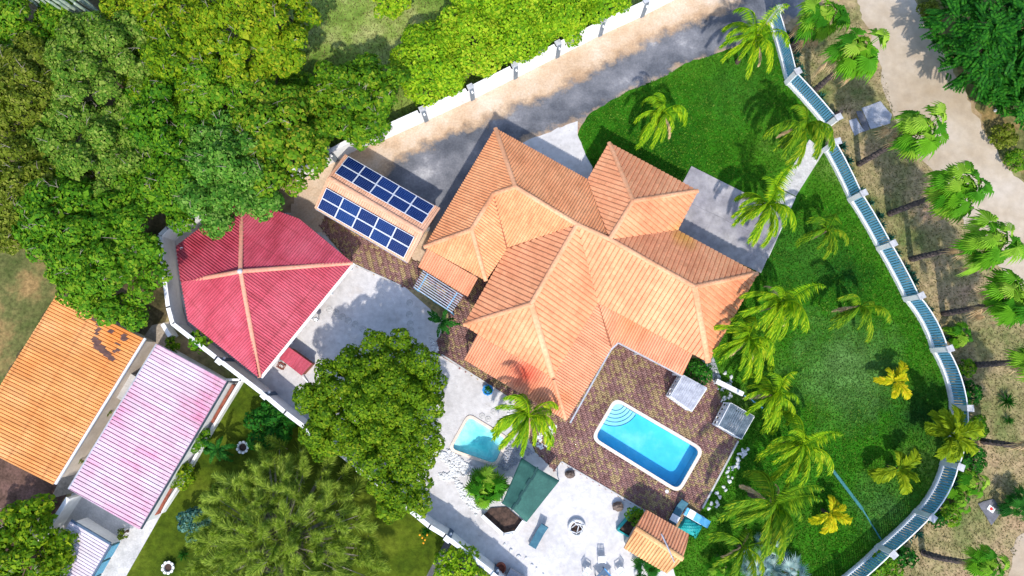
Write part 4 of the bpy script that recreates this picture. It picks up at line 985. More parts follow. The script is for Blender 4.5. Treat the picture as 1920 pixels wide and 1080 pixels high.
# green canvas shelter with the white-railed bed under it
tp = thing('canvas_shelter', 'green canvas gabled shelter with a dark worn ridge beside the fire pit', 'shelter', P(990, 925))
g = [P(x, y, z) for x, y, z in ((972,870,2.1),(1010,862,2.35),(1049,901,2.0),(988,979,2.0),(960,953,2.35),(932,922,2.0))]
ga, gb = P(1012,884,2.45), P(958,956,2.45)
tl, tr_, br, bl_ = P(978,858,2.05), P(1049,901,2.0), P(987,979,2.0), P(941,944,2.05)
for nm_, q in (('canvas_panel', [P(1008,878,2.42), tr_, br, P(961,955,2.42)]), ('canvas_panel', [tl, P(1008,878,2.42), P(961,955,2.42), bl_])):
    mb = MB(); N_ = 10
    def bl4(u, v): return q[0] * (1 - u) * (1 - v) + q[1] * u * (1 - v) + q[2] * u * v + q[3] * (1 - u) * v
    G = [[bl4(i / N_, j / N_) - Z3 * (0.05 * math.sin(math.pi * i / N_) * math.sin(math.pi * j / N_)) for i in range(N_ + 1)] for j in range(N_ + 1)]
    for j in range(N_):
        for i in range(N_): mb.add([G[j][i], G[j + 1][i], G[j + 1][i + 1], G[j][i + 1]][::-1])
    o = obj(nm_, mb, M['tarp'], tp, smooth=True)
    bm = bmesh.new(); bm.from_mesh(o.data); bmesh.ops.remove_doubles(bm, verts=bm.verts, dist=.001); bm.to_mesh(o.data); bm.free()
    so_ = o.modifiers.new('thick', 'SOLIDIFY'); so_.thickness = 0.03
mb = MB(); a, b = P(1009,876,2.46), P(960,956,2.46)
for k in range(7):
    f0, f1 = k / 7, (k + 1) / 7; p, q = a.lerp(b, f0), a.lerp(b, f1); off = (0.12 if k % 2 else -.05) * Vector((U3.x, U3.y, 0)); mb.bar(p + off * .6, q + off * .6, 0.13 + .04 * (k % 3), 0.04)
obj('worn_ridge', mb, M['tarp_worn'], tp)
for q in (tl, tr_, br, bl_): obj('post', MB().tube([(q.x, q.y, 0), (q.x, q.y, q.z - .03)], 0.05, 8), M['white'], tp)
pen = thing('soil_pen', 'dark soil bed fenced by white beams under the green shelter', 'garden bed', P(945, 975))
pq = xy([(905,968),(944,1003),(968,999),(982,978),(950,950),(920,952)])
obj('soil', MB().prism(pq, 0.015, 0.12), M['soil'], pen)
pl_ = pts([(904,967),(944,1003),(967,998),(982,977)], 0.55)
for a, b in zip(pl_, pl_[1:]):
    obj('beam', MB().bar(a, b, 0.26, 0.12), M['white'], pen); obj('beam', MB().bar(a - Z3 * .38, b - Z3 * .38, 0.1, 0.1), M['white'], pen)
for p in pl_: obj('post', MB().box((p.x, p.y, .245), (0.12, 0.12, .49)), M['white'], pen)
tri = pts([(944,1003),(953,1012),(962,1000)], 0.56)
for a, b in zip(tri, tri[1:] + tri[:1]): obj('brace', MB().bar(a + Z3 * .08, b + Z3 * .08, 0.09, 0.06), M['white'], pen)

# tiled hut
hp = P(1232, 1018)
hut = thing('tiled_hut', 'small hut with a two-tone ridged orange tile roof below the pool', 'hut', (hp.x, hp.y, 0))
M['hut_roof'] = roofmat('brown_orange_tile', [(0.52, 0.21, 0.10), (0.62, 0.28, 0.15), (0.68, 0.36, 0.2)], streak=0.2)
M['hut_roof2'] = roofmat('ochre_tile', [(0.58, 0.26, 0.10), (0.68, 0.38, 0.16), (0.74, 0.48, 0.22)], streak=0.2)
ra, rb = P(1191,990,2.75), P(1280,1048,2.75)
f1 = [P(1212,956,2.1), P(1292,1002,2.1), rb, ra]; f2 = [ra, rb, P(1251,1075,2.1), P(1170,1028,2.1)]
roof_face(f1, 0.24, 0.09, FINE, hut, M['hut_roof'], True, piece='roof_panel'); roof_face(f2, 0.24, 0.09, FINE, hut, M['hut_roof2'], True, piece='roof_panel')
cap(ra, rb, 0.4, 0.12, hut, M['hut_roof2'])
walls([((p.x - hp.x) * .85 + hp.x - .1, (p.y - hp.y) * .85 + hp.y) for p in (f1[0], f1[1], f2[2], f2[3])], 1.95, hut, M['beige_wall'])
pa, pb = P(1240, 1001, 2.55), P(1264, 1054, 2.75)
tag(obj('loose_pole', MB().tube([pa, (pa + pb) / 2 + Z3 * .27, pb + Z3 * .05], [0.06, .055, .035], 7), M['greywood'], origin=pa), 'thin grey pole lying across the hut roof ridge', 'pole')

# planter box with shrub, blue sheet behind it
pp = P(1178, 976); px_ = thing('planter_box', 'teal wooden planter box with soil and a shrub beside the tiled hut', 'planter', pp)
bx = pts([(1190,952),(1209,964),(1178,1004),(1156,991)], 0.0)
for i in range(4): obj('side_board', MB().bar(bx[i] + Z3 * .28, bx[(i + 1) % 4] + Z3 * .28, 0.12, 0.56), M['teal'], px_)
cc_ = sum(bx, Vector()) / 4; obj('soil', MB().prism([((b.x - cc_.x) * .94 + cc_.x, (b.y - cc_.y) * .94 + cc_.y) for b in bx], 0.02, 0.4), M['soil'], px_)
b0, b1 = P(1203, 958, .35), P(1183, 1000, .35)
tag(obj('blue_board', MB().bar(P(1212,962,.4), P(1188,1004,.4), 0.22, 0.7), M['pilaster'], origin=P(1200, 985)), 'dark blue board standing between the teal planter and the tiled hut', 'board')

# fire pit
fp = P(1081, 989); fpt = thing('fire_pit', 'round white fire pit with twisted branches in the sand', 'fire pit', fp)
obj('rim', MB().lathe((fp.x, fp.y, 0), [(0.70, 0.0), (0.70, 0.30), (0.62, 0.36), (0.50, 0.36), (0.46, 0.3), (0.46, 0.1)], 28), M['stone'], fpt, smooth=True)
obj('ash_bed', MB().lathe((fp.x, fp.y, 0), [(0.47, 0.12), (0.3, 0.15), (0.02, 0.17)], 20), M['soil'], fpt)
for a0, bend in ((0.4, .25), (2.0, -.3), (3.4, .2), (5.0, .3)):
    p0 = fp + Vector((math.cos(a0) * .6, math.sin(a0) * .6, .38)); p2 = fp + Vector((math.cos(a0 + 2.6) * .42, math.sin(a0 + 2.6) * .42, .36))
    pm = (p0 + p2) / 2 + Vector((-math.sin(a0), math.cos(a0), 0)) * bend + Z3 * .06
    obj('branch', MB().tube([p0, p0.lerp(pm, .6), pm, pm.lerp(p2, .5), p2], [.05, .045, .04, .04, .03], 6, .2), M['stone'], fpt)
# loungers
def lounger(label, px, py, ang, mat, towel=None, frame=M['white'], name='sun_lounger'):
    c = P(px, py); X = Vector((math.cos(ang), math.sin(ang), 0)); Y = Vector((-X.y, X.x, 0))
    t = thing(name, label, 'lounger', c, 'sun loungers')
    obj('frame', MB().bar(c - X * .95 + Y * .3 + Z3 * .3, c + X * .6 + Y * .3 + Z3 * .3, .06, .06).bar(c - X * .95 - Y * .3 + Z3 * .3, c + X * .6 - Y * .3 + Z3 * .3, .06, .06).bar(c - X * .95 - Y * .33 + Z3 * .3, c - X * .95 + Y * .33 + Z3 * .3, .06, .06), frame, t)
    obj('seat', MB().box(c - X * .28 + Z3 * .37, (1.32, .6, .09), (X, Y, Z3)), mat, t)
    bx_ = (X * .86 + Z3 * .5).normalized()
    obj('backrest', MB().box(c + X * .38 + bx_ * .36 + Z3 * .38, (.72, .6, .09), (bx_, Y, bx_.cross(Y))), mat, t)
    for sx in (-.85, .5):
        for sy in (-.3, .3): q = c + X * sx + Y * sy; obj('leg', MB().box((q.x, q.y, .14), (.05, .05, .28)), frame, t)
    if towel:
        q = c + X * towel + Z3 * (.44 if towel < 0 else .75)
        tag(obj('towel', MB().box(q, (.55, .66, .035), ((X * .9 + Z3 * (.35 if towel > 0 else 0)).normalized(), Y, (X * .9 + Z3 * (.35 if towel > 0 else 0)).normalized().cross(Y))), M['towel'], origin=q), 'white towel on the ' + ('teal' if mat is M['deckblue'] else 'light blue') + ' poolside lounger', 'towel')
    return t
lounger('dark teal lounger alone on the white sand by the fire pit', 1009, 1003, math.atan2(*reversed(tuple(-VX))), M['deckblue'], frame=M['steel'])
lounger('slate teal lounger with a white towel on the deck near the tiled hut', 1269, 958, math.atan2(*reversed(tuple(-VX))), M['deckblue'], -0.55, M['dark_gap'])
lounger('light blue lounger with a white towel at the deck corner', 1303, 968, math.atan2(*reversed(tuple(UX))), M['lightblue'], -0.45)
cv = P(1294, 988)
mb = MB(); N_ = 12
hgt = lambda i, j: 0.55 * (math.sin(math.pi * i / N_) ** .35) * (math.sin(math.pi * j / N_) ** .35) + 0.04 * math.sin(i * 1.9 + j * 2.3)
for j in range(N_):
    for i in range(N_):
        f = lambda a, b: cv + U3 * ((a / N_ - .5) * 1.6) + V3 * ((b / N_ - .5) * 1.1) + Z3 * (hgt(a, b) if 0 < a < N_ and 0 < b < N_ else 0.03)
        mb.add([f(i, j), f(i, j + 1), f(i + 1, j + 1), f(i + 1, j)])
tag(obj('teal_cover', mb, M['teal'], origin=cv, smooth=True), 'teal cloth cover bundled beside the light blue lounger', 'cover')
# plastic chairs and table
def chair(label, px, py, ang):
    c = P(px, py); X = Vector((math.cos(ang), math.sin(ang), 0)); Y = Vector((-X.y, X.x, 0))   # faces +X
    t = thing('garden_chair', label, 'chair', c, 'white garden chairs round the blue table')
    obj('seat', MB().box(c + Z3 * .43, (.5, .52, .04), (X, Y, Z3)), M['white'], t)
    bz = (Z3 - X * .25).normalized()
    bk = obj('backrest', MB().box(c - X * .31 + Z3 * .88, (.04, .52, .08), (X, Y, Z3)).box(c - X * .25 + Z3 * .52, (.04, .5, .06), (X, Y, Z3)), M['white'], t)
    for k in range(5): obj('slat', MB().bar(c - X * .25 + Y * ((k - 2) * .11) + Z3 * .5, c - X * .31 + Y * ((k - 2) * .11) + Z3 * .86, .06, .02), M['white'], bk)
    for s in (-1, 1): obj('armrest', MB().box(c + Y * s * .27 + Z3 * .66, (.5, .06, .035), (X, Y, Z3)), M['white'], t)
    for sx in (-1, 1):
        for s in (-1, 1): q = c + X * sx * .22 + Y * s * .26; obj('leg', MB().box((q.x, q.y, .32), (.05, .05, .64)), M['white'], t)
chair('white garden chair behind the blue table, nearest the fire pit', 1127, 1046, R(-90))
chair('white garden chair on the lounger side of the blue table', 1100, 1068, R(-35))
chair('white garden chair on the hut side of the blue table', 1161, 1068, R(-145))
tc_ = P(1130, 1078); tb = thing('garden_table', 'dark blue square table set diagonally at the bottom of the sand yard', 'table', tc_)
d1, d2 = Vector((.75, .66, 0)), Vector((-.66, .75, 0))
obj('tabletop', MB().box(tc_ + Z3 * .72, (1.0, .95, .05), (d1, d2, Z3)), M['pilaster'], tb)
obj('table_rim', MB().box(tc_ + d1 * .49 + Z3 * .745, (.06, .99, .06), (d1, d2, Z3)).box(tc_ - d1 * .49 + Z3 * .745, (.06, .99, .06), (d1, d2, Z3)), M['blue'], tb)
for sx in (-1, 1):
    for sy in (-1, 1): q = tc_ + d1 * sx * .42 + d2 * sy * .4; obj('leg', MB().box((q.x, q.y, .345), (.07, .07, .69)), M['pilaster'], tb)
for dx, lab in ((-.16, 'lounger'), (.2, 'hut')):
    q = tc_ + Vector((dx, .0, .745)); tag(obj('round_placemat', MB().lathe(q, [(0.0, .02), (.17, .02), (.18, 0.004), (.17, 0.0)], 16), M['tan'], origin=q), f'round tan mat on the blue table, the one on the {lab} side', 'placemat', 'round mats on the blue table')
# rocks, pots
for px, py, lab, s in ((1069,889,'brown boulder on the sand at the deck edge below the pool', .42), (1158,948,'brown boulder beside the teal planter box', .48)):
    q = P(px, py); tag(obj('boulder', MB().blob((q.x, q.y, s * .5), (s, s * .8, s * .8), 9, 6, .3), M['brownrock'], origin=q, smooth=False), lab, 'boulder')
pot = P(939, 1062); tag(obj('round_pot', MB().lathe((pot.x, pot.y, 0), [(.25, 0), (.4, .25), (.42, .5), (.36, .62), (.3, .6), (.28, .4), (.02, .38)], 18), M['rust'], origin=pot, smooth=True), 'round reddish brown pot against the white wall', 'pot')
bxp = P(965, 1082); tag(obj('grey_box', MB().box(bxp + Z3 * .4, (1.3, 1.0, .8), (U3, V3, Z3)).box(bxp + Z3 * .83, (1.4, 1.1, .06), (U3, V3, Z3)), M['slab'], origin=bxp), 'blue-grey box with a flat lid beside the round pot', 'box')
tpot = P(915, 731); tt = thing('teal_pot', 'blue octagonal pot with a dark plant below the verandah roof', 'pot', tpot)
obj('pot_body', MB().lathe((tpot.x, tpot.y, 0), [(.28, 0), (.42, .4), (.46, .48), (.36, .48), (.34, .38), (.02, .36)], 8), M['blue'], tt)

# stepping stones
def ring_stone(px, py, r, lab):
    q = P(px, py); return tag(obj('stepping_stone', MB().lathe((q.x, q.y, 0.012), [(r, 0), (r, .035), (r * .86, .045), (r * .8, .02), (r * .35, .02), (r * .3, .04), (0.0, .04)], 18), M['concrete'], origin=q), lab, 'stepping stone', 'round stepping stones on the sand')
st_pts = [(617,580),(630,586),(642,594),(653,601),(666,608),(680,617),(694,626)]
for k, (x, y) in enumerate(st_pts):
    ring_stone(x, y, .27, ['pale round stepping stone nearest the red pavilion gutter', 'round stepping stone, second in the row leading from the pavilion to the big tree', 'round stepping stone, third in the row leading from the pavilion to the big tree', 'round stepping stone, middle one of the row between pavilion and big tree', 'round stepping stone, fifth in the row leading from the pavilion to the big tree', 'round stepping stone, last but one before the big tree crown', 'round stepping stone touching the edge of the big tree crown'][k])
for x, y, l in ((768,568,'pale round stepping stone below the pergola'), (767,590,'faint round stepping stone, second below the pergola'), (769,607,'round stepping stone, third below the pergola'), (770,619,'round stepping stone, fourth below the pergola next to the small palm')): ring_stone(x, y, .27, l)
for x, y, l in ((942,747,'round stepping stone in front of the verandah beside the blue pot'), (904,780,'round stepping stone at the upper corner of the plunge pool'), (915,786,'round stepping stone between plunge pool and coconut palm'), (925,772,'reddish round stepping stone above the plunge pool')): ring_stone(x, y, .24, l)
# small sand-court things
q = P(598, 600); lamp = thing('garden_lamp', 'short white lamp post with a spotted round head beside the pavilion', 'lamp', q)
obj('post', MB().tube([(q.x, q.y, 0), (q.x, q.y, .7)], .035, 8), M['steel'], lamp)
hd = obj('lamp_head', MB().blob((q.x, q.y, .85), .2, 10, 7, 0), M['white'], lamp, smooth=True)
mb = MB()
for a in range(6):
    t_ = a * 1.05 + .3; mb.blob((q.x + .16 * math.cos(t_), q.y + .16 * math.sin(t_), .93), .05, 6, 4, 0)
obj('dark_spot', mb, M['black'], hd)
rs = [P(x, y, 1.15) for x, y in ((523,671),(542,651),(585,682),(565,704))]; rcn = sum(rs, Vector()) / 4
rshed = thing('red_shed', 'small red metal shed tucked beside the pavilion gutter', 'shed', (rcn.x, rcn.y, 0))
roof_face(rs, 0.3, 0.035, PAN, rshed, M['roof_red'], align=(rs[2] - rs[1]).cross(Z3), piece='corrugated_sheet', deckmat=M['rust'])
walls([((p.x - rcn.x) * .93 + rcn.x, (p.y - rcn.y) * .93 + rcn.y) for p in rs], 1.0, rshed, M['rust'])
q = P(529, 686); cg = thing('wire_cage', 'small brown wire cage beside the red shed', 'cage', q); mb = MB()
e = [q + U3 * a + V3 * b for a, b in ((-.25,-.2),(.25,-.2),(.25,.2),(-.25,.2))]
for i in range(4): mb.bar(e[i] + Z3 * .04, e[(i + 1) % 4] + Z3 * .04, .05, .05).bar(e[i] + Z3 * .4, e[(i + 1) % 4] + Z3 * .4, .05, .05).bar(e[i], e[i] + Z3 * .4, .05, .05)
mb.bar(e[0] + Z3 * .42, e[2] + Z3 * .42, .03, .03); obj('cage_frame', mb, M['rust'], cg)
a, b = P(568, 707, .25), P(581, 721, .05); tag(obj('white_stake', MB().bar(a, b, .07, .06), M['white'], origin=a), 'white pole leaning from the corner of the red shed', 'pole')
# skimmer cover on the deck
q = P(1250, 921); tag(obj('skimmer_lid', MB().lathe((q.x, q.y, .07), [(.14, 0), (.14, .03), (.11, .045), (0, .045)], 16), M['white'], origin=q), 'round white skimmer lid on the deck by the pool edge', 'lid')

# verge furniture
tag(obj('marker_post', MB().tube([P(1865, 208), P(1865, 208) + Z3 * 1.6], .11, 10), M['white'], origin=P(1865, 208)), 'white marker post at the roadside under the dark tree', 'post')
def poly_slab(name, label, cat, px, z, mat, seed): return tag(obj(name, MB().prism(jitter(xy(px), .4, .05, seed), 0.0, z), mat, origin=P(*px[0])), label, cat)
poly_slab('concrete_slab', 'large cracked pale concrete slab on the verge before the gate', 'slab', [(1615,203),(1650,190),(1672,215),(1668,232),(1632,242)], .07, M['slab'], 3)
poly_slab('concrete_slab', 'small pale concrete slab on the verge between gate and dark strip', 'slab', [(1591,226),(1605,222),(1621,246),(1602,255)], .07, M['slab'], 4)
poly_slab('dark_paver', 'dark grey strip lying between the two concrete slabs', 'slab', [(1605,209),(1615,208),(1630,243),(1620,247)], .05, M['darkslab'], 5)
poly_slab('dark_slab', 'dark grey slab near the dry verge edge carrying a white tile', 'slab', [(1833,944),(1862,935),(1879,957),(1858,984)], .08, M['darkslab'], 6)
q = P(1858, 954, .085); tl_ = thing('white_tile', 'white square tile with a red mark on the dark verge slab', 'tile', q)
d1 = Vector((.8, -.6, 0)); d2 = Vector((.6, .8, 0))
obj('plate', MB().box(q + Z3 * .02, (.55, .4, .04), (d1, d2, Z3)), M['white'], tl_); obj('red_mark', MB().lathe(q + Z3 * .041, [(.13, 0), (.13, .006), (0, .006)], 10), M['red'], tl_)
a = P(1560, 880, .06); b = P(1617, 955, .06); c0 = P(1652, 1012, .05)
tag(obj('teal_beam', MB().bar(a, b, .22, .08).bar(b, c0, .1, .06), M['tealstrip'], origin=b), 'long teal strip lying on the lawn from a palm to the fence', 'beam')
for x, y, l in ((1397, 750, 'teal hose end on the lawn beside the lower arbour'),):
    aa = [P(x0, y0, .05) for x0, y0 in ((1395,742),(1405,746),(1418,757),(1430,765))]; tag(obj('garden_hose', MB().tube(aa, .06, 7), M['picket'], origin=aa[0]), l, 'hose')
# stone edging
def stones(name, spots, smin, smax, label, group, mat):
    protos = []
    for k in range(5):
        me_o = MB().blob((0, 0, 0.25), (1, .8, .6), 7, 4, .45); me = bpy.data.meshes.new(name); me.from_pydata(me_o.v, [], me_o.f); me.materials.append(mat); protos.append(me)
    for p in spots:
        o = bpy.data.objects.new(name, rnd.choice(protos)); C.objects.link(o); s = rnd.uniform(smin, smax)
        o.scale = (s, s * rnd.uniform(.7, 1), s * .8); o.location = p; o.rotation_euler = (0, 0, rnd.random() * 6.28); tag(o, label, 'stone', group)
sp = []
edge = [(1325,948),(1350,900),(1375,855),(1388,835)]
for k in range(46):
    f = rnd.random() * 3; i = min(int(f), 2); a, b = edge[i], edge[i + 1]; x = a[0] + (b[0] - a[0]) * (f - i); y = a[1] + (b[1] - a[1]) * (f - i)
    sp.append(P(x + rnd.uniform(2, 17), y + rnd.uniform(2, 10), .03))
stones('edging_stone', sp, .10, .22, 'white stone scattered along the lawn edge of the pool deck', 'white stones along the deck edge', M['stone'])
sp = [P(1350 + rnd.uniform(-8, 22), 718 + rnd.uniform(-24, 38), .03) for k in range(34)]
stones('edging_stone', sp, .08, .2, 'white stone in the cluster round the garden wall block by the arbours', 'white stones by the arbours', M['stone'])
def pile(name, px, n, smin, smax, mat, seed):
    r = random.Random(seed); poly = px; xs = [p[0] for p in px]; ys = [p[1] for p in px]; mb = MB(); k = 0; A = np.array
    while k < n:
        x, y = r.uniform(min(xs), max(xs)), r.uniform(min(ys), max(ys))
        if not inside(poly, A([x]), A([y]))[0]: continue
        q = P(x, y, .03); s = r.uniform(smin, smax); mb.blob((q.x, q.y, s * .3 + .02), (s, s * .8, s * .6), 6, 4, .4); k += 1
    o = obj(name, mb, mat, kind='stuff'); return o
pile('white_pebbles', [(824,848),(842,842),(886,876),(870,893),(852,892),(838,872),(826,864)], 240, .07, .17, M['stone'], 1)
pile('white_pebbles', [(822,888),(848,885),(872,918),(902,955),(892,966),(866,934),(850,902),(828,900)], 260, .06, .14, M['stone'], 2)
pile('blue_grey_gravel', [(934,875),(958,825),(985,830),(1000,850),(975,865),(952,884)], 260, .06, .13, M['slab'], 3)
pile('white_pebbles', [(1022,802),(1046,795),(1030,835),(1012,842),(998,825)], 130, .07, .14, M['stone'], 4)
pile('white_pebbles', [(944,755),(960,758),(975,800),(962,800)], 40, .06, .13, M['stone'], 5)
pile('white_pebbles', [(805,628),(815,640),(824,656),(818,662),(806,645)], 40, .06, .13, M['stone'], 6)
for k, (x, y) in enumerate(((946,1021),(958,1032),(972,1041),(986,1046),(999,1060),(1020,1077))):
    pass
for w_, (x, y) in zip(('nearest the soil pen', 'second from the soil pen', 'third from the soil pen', 'in the middle of the line', 'third from the bottom edge', 'second from the bottom edge', 'nearest the bottom edge'), ((946,1021),(958,1032),(972,1043),(986,1046),(998,1059),(1006,1066),(1019,1077))):
    stones('border_stone', [P(x, y, .03)], .12, .2, 'white border stone between the two sand areas, ' + w_, 'white border stones below the soil pen', M['stone'])
# ------------------------------------------------------------------ vegetation
exec_order = 'plants'
def leaves_np(c, nrm, size, asp=0.55, jit=0.6, fold=0.18, r=rng):
    """one rhombic leaf per row"""
    n = len(c); nn = nrm + r.normal(size=(n, 3)) * jit; nn /= np.linalg.norm(nn, axis=1, keepdims=True) + 1e-9
    t = r.normal(size=(n, 3)); t -= nn * (t * nn).sum(1, keepdims=True); t /= np.linalg.norm(t, axis=1, keepdims=True) + 1e-9
    b = np.cross(nn, t); s = (size * np.exp(r.normal(size=n) * .32))[:, None] if np.ndim(size) == 0 else size[:, None]
    v = np.stack([c - t * s * .5, c + b * s * asp * .5 + nn * s * fold, c + t * s * .5, c - b * s * asp * .5 + nn * s * fold], 1)
    return v.reshape(-1, 3)
def crown_pts(Rr, Hh, nl, per_area, r, lobe=(0.26, 0.40), low=-0.15):
    """points and outward normals over a crown made of overlapping lobes"""
    dirs = []
    g = math.pi * (3 - math.sqrt(5))
    for k in range(nl):
        z = 1 - (k + .5) / nl * (1 - low); a = g * k + r.random() * .7; q = math.sqrt(max(0, 1 - z * z)); dirs.append((q * math.cos(a), q * math.sin(a), z))
    dirs = np.array(dirs) + r.normal(size=(nl, 3)) * .10
    rl = Rr * (lobe[0] + (lobe[1] - lobe[0]) * r.random(nl))
    cen = dirs * (np.array([Rr, Rr, Hh])[None] - rl[:, None] * np.array([1, 1, .8])) * (0.88 + .2 * r.random((nl, 1)))
    Pn, Nn = [], []
    for k in range(nl):
        n = int(4 * math.pi * rl[k] ** 2 * per_area * .62)
        d = r.normal(size=(n, 3)); d /= np.linalg.norm(d, axis=1, keepdims=True); d[:, 2] = np.where(d[:, 2] < -.25, -d[:, 2], d[:, 2])
        p = cen[k] + d * rl[k] * np.array([1, 1, .8]) * (0.80 + .26 * r.random((n, 1)))
        dist = np.linalg.norm((p[:, None, :] - cen[None]) / np.array([1, 1, .8]), axis=2) / rl[None]; dist[:, k] = 9
        ok = dist.min(1) > 0.72; Pn.append(p[ok]); Nn.append(d[ok])
    return np.concatenate(Pn), np.concatenate(Nn), cen, rl
def lumpy_pts(Rr, Hh, per_area, r, lump=(0.85, 1.35)):
    """a crown as a heap of leafy lumps of about equal size, with gaps between them and a ragged outline"""
    ph = r.random(4) * 6.28; spots = []
    for _ in range(900):
        a = r.random() * 6.28; rad = 1 + .10 * math.sin(2 * a + ph[0]) + .09 * math.sin(3 * a + ph[1]) + .06 * math.sin(5 * a + ph[2])
        f = math.sqrt(r.random()); x, y = Rr * f * rad * math.cos(a) * .84, Rr * f * rad * math.sin(a) * .84
        l = r.uniform(*lump)
        if all((x - q[0]) ** 2 + (y - q[1]) ** 2 > (.66 * (l + q[3])) ** 2 for q in spots):
            spots.append((x, y, Hh * (math.sqrt(max(0.02, 1 - .93 * f * f)) - .22) + r.uniform(-.45, .35), l))
    # a lower tier that closes the gaps from below
    for _ in range(int(len(spots) * .9)):
        a = r.random() * 6.28; f = math.sqrt(r.random()) * .85; spots.append((Rr * f * math.cos(a), Rr * f * math.sin(a), Hh * (math.sqrt(1 - f * f) - .22) - r.uniform(.6, 1.1), r.uniform(*lump)))
    Pn, Nn, cen = [], [], []
    for x, y, z, l in spots:
        p, n, c, rl = crown_pts(l * 1.12, l * .85, 9, per_area, r, (.36, .52), -.1); o = np.array([x, y, z]); Pn.append(p + o); Nn.append(n * .6 + (p / l) * .5); cen.append(o)
    return np.concatenate(Pn), np.concatenate(Nn), np.array(cen)
def trunk_limbs(base, top, Rr, cen, r0, t, mat, nb=7):
    mb = MB(); mid = base.lerp(top, .5) + Vector((rnd.uniform(-.2, .2), rnd.uniform(-.2, .2), 0))
    mb.tube([base - Z3 * .05, base.lerp(mid, .3), mid, top], [r0 * 1.35, r0, r0 * .85, r0 * .55], 9, .15)
    for k in rnd.sample(range(len(cen)), min(nb, len(cen))):
        e = Vector(cen[k]); a = base.lerp(top, rnd.uniform(.45, .8)); m_ = a.lerp(e, .5) + Vector((0, 0, .15 * Rr * rnd.uniform(-.3, .6)))
        mb.tube([a, m_, e], [r0 * .45, r0 * .28, r0 * .1], 6, .15)
    obj('trunk', mb, mat, t, smooth=True)
def tree(name, label, px, py, rpx, h, mat, kind='broad', group=None, seed=0, lobes=22, leaf=.30, dens=None, flat=.75, gap=.3):
    leaf *= .8; lobes = int(lobes * 1.25)
    r = np.random.default_rng(seed + 11); c = P(px, py, h * .62); Rr = rpx * (CAM_H - h * .62) / FPX
    if name == 'hedge_tree': c += Vector((-.42, .91, 0)) * .35
    base = Vector((c.x, c.y, 0)); t = thing(name, label, 'tree' if 'shrub' not in name and 'bush' not in name and 'hedge' not in name else ('bush' if 'hedge' not in name else 'hedge'), base, group)
    Hh = min(Rr * flat, h * .48); cz_ = h - Hh
    if rpx > 40 and name == 'broad_tree': p, n, cen = lumpy_pts(Rr * 1.2, Hh, 1.45 / (leaf * leaf * .58), r)
    else: p, n, cen, rl = crown_pts(Rr, Hh, lobes, dens or (1.5 / (leaf * leaf * .55)), r)
    p = p + np.array([c.x, c.y, cz_]); cen = cen + np.array([c.x, c.y, cz_])
    keep = p[:, 2] > .12; p, n = p[keep], n[keep]
    n = n + np.array([0, 0, .25])
    v = leaves_np(p, n, leaf, .66, .36, .10, r)
    npmesh('crown', v, 4, mat, t, tuple(base), kind='stuff')
    if name == 'broad_tree':
        mt_ = MB(); tops = np.argsort(-p[:, 2])[:len(p) // 3]
        for k in r.choice(tops, 26):
            q = Vector(p[k]); a = r.random() * 6.28; L = r.uniform(.35, .9); d = Vector((math.cos(a), math.sin(a), r.uniform(.0, .5))); mt_.tube([q - Z3 * .15, q + d * L * .5 + Z3 * .1, q + d * L + Z3 * .12], [.03, .02, .006], 4)
            if r.random() < .7: e = q + d * L * .5 + Z3 * .1; d2 = Vector((math.cos(a + .8), math.sin(a + .8), .2)); mt_.tube([e, e + d2 * L * .45], [.016, .005], 4)
        obj('twig', mt_, M['twig'], t, kind='stuff')
    trunk_limbs(base, Vector((c.x, c.y, cz_ + Hh * .2)), Rr, cen, max(.09, Rr * .055), t, M['bark'])
    return t
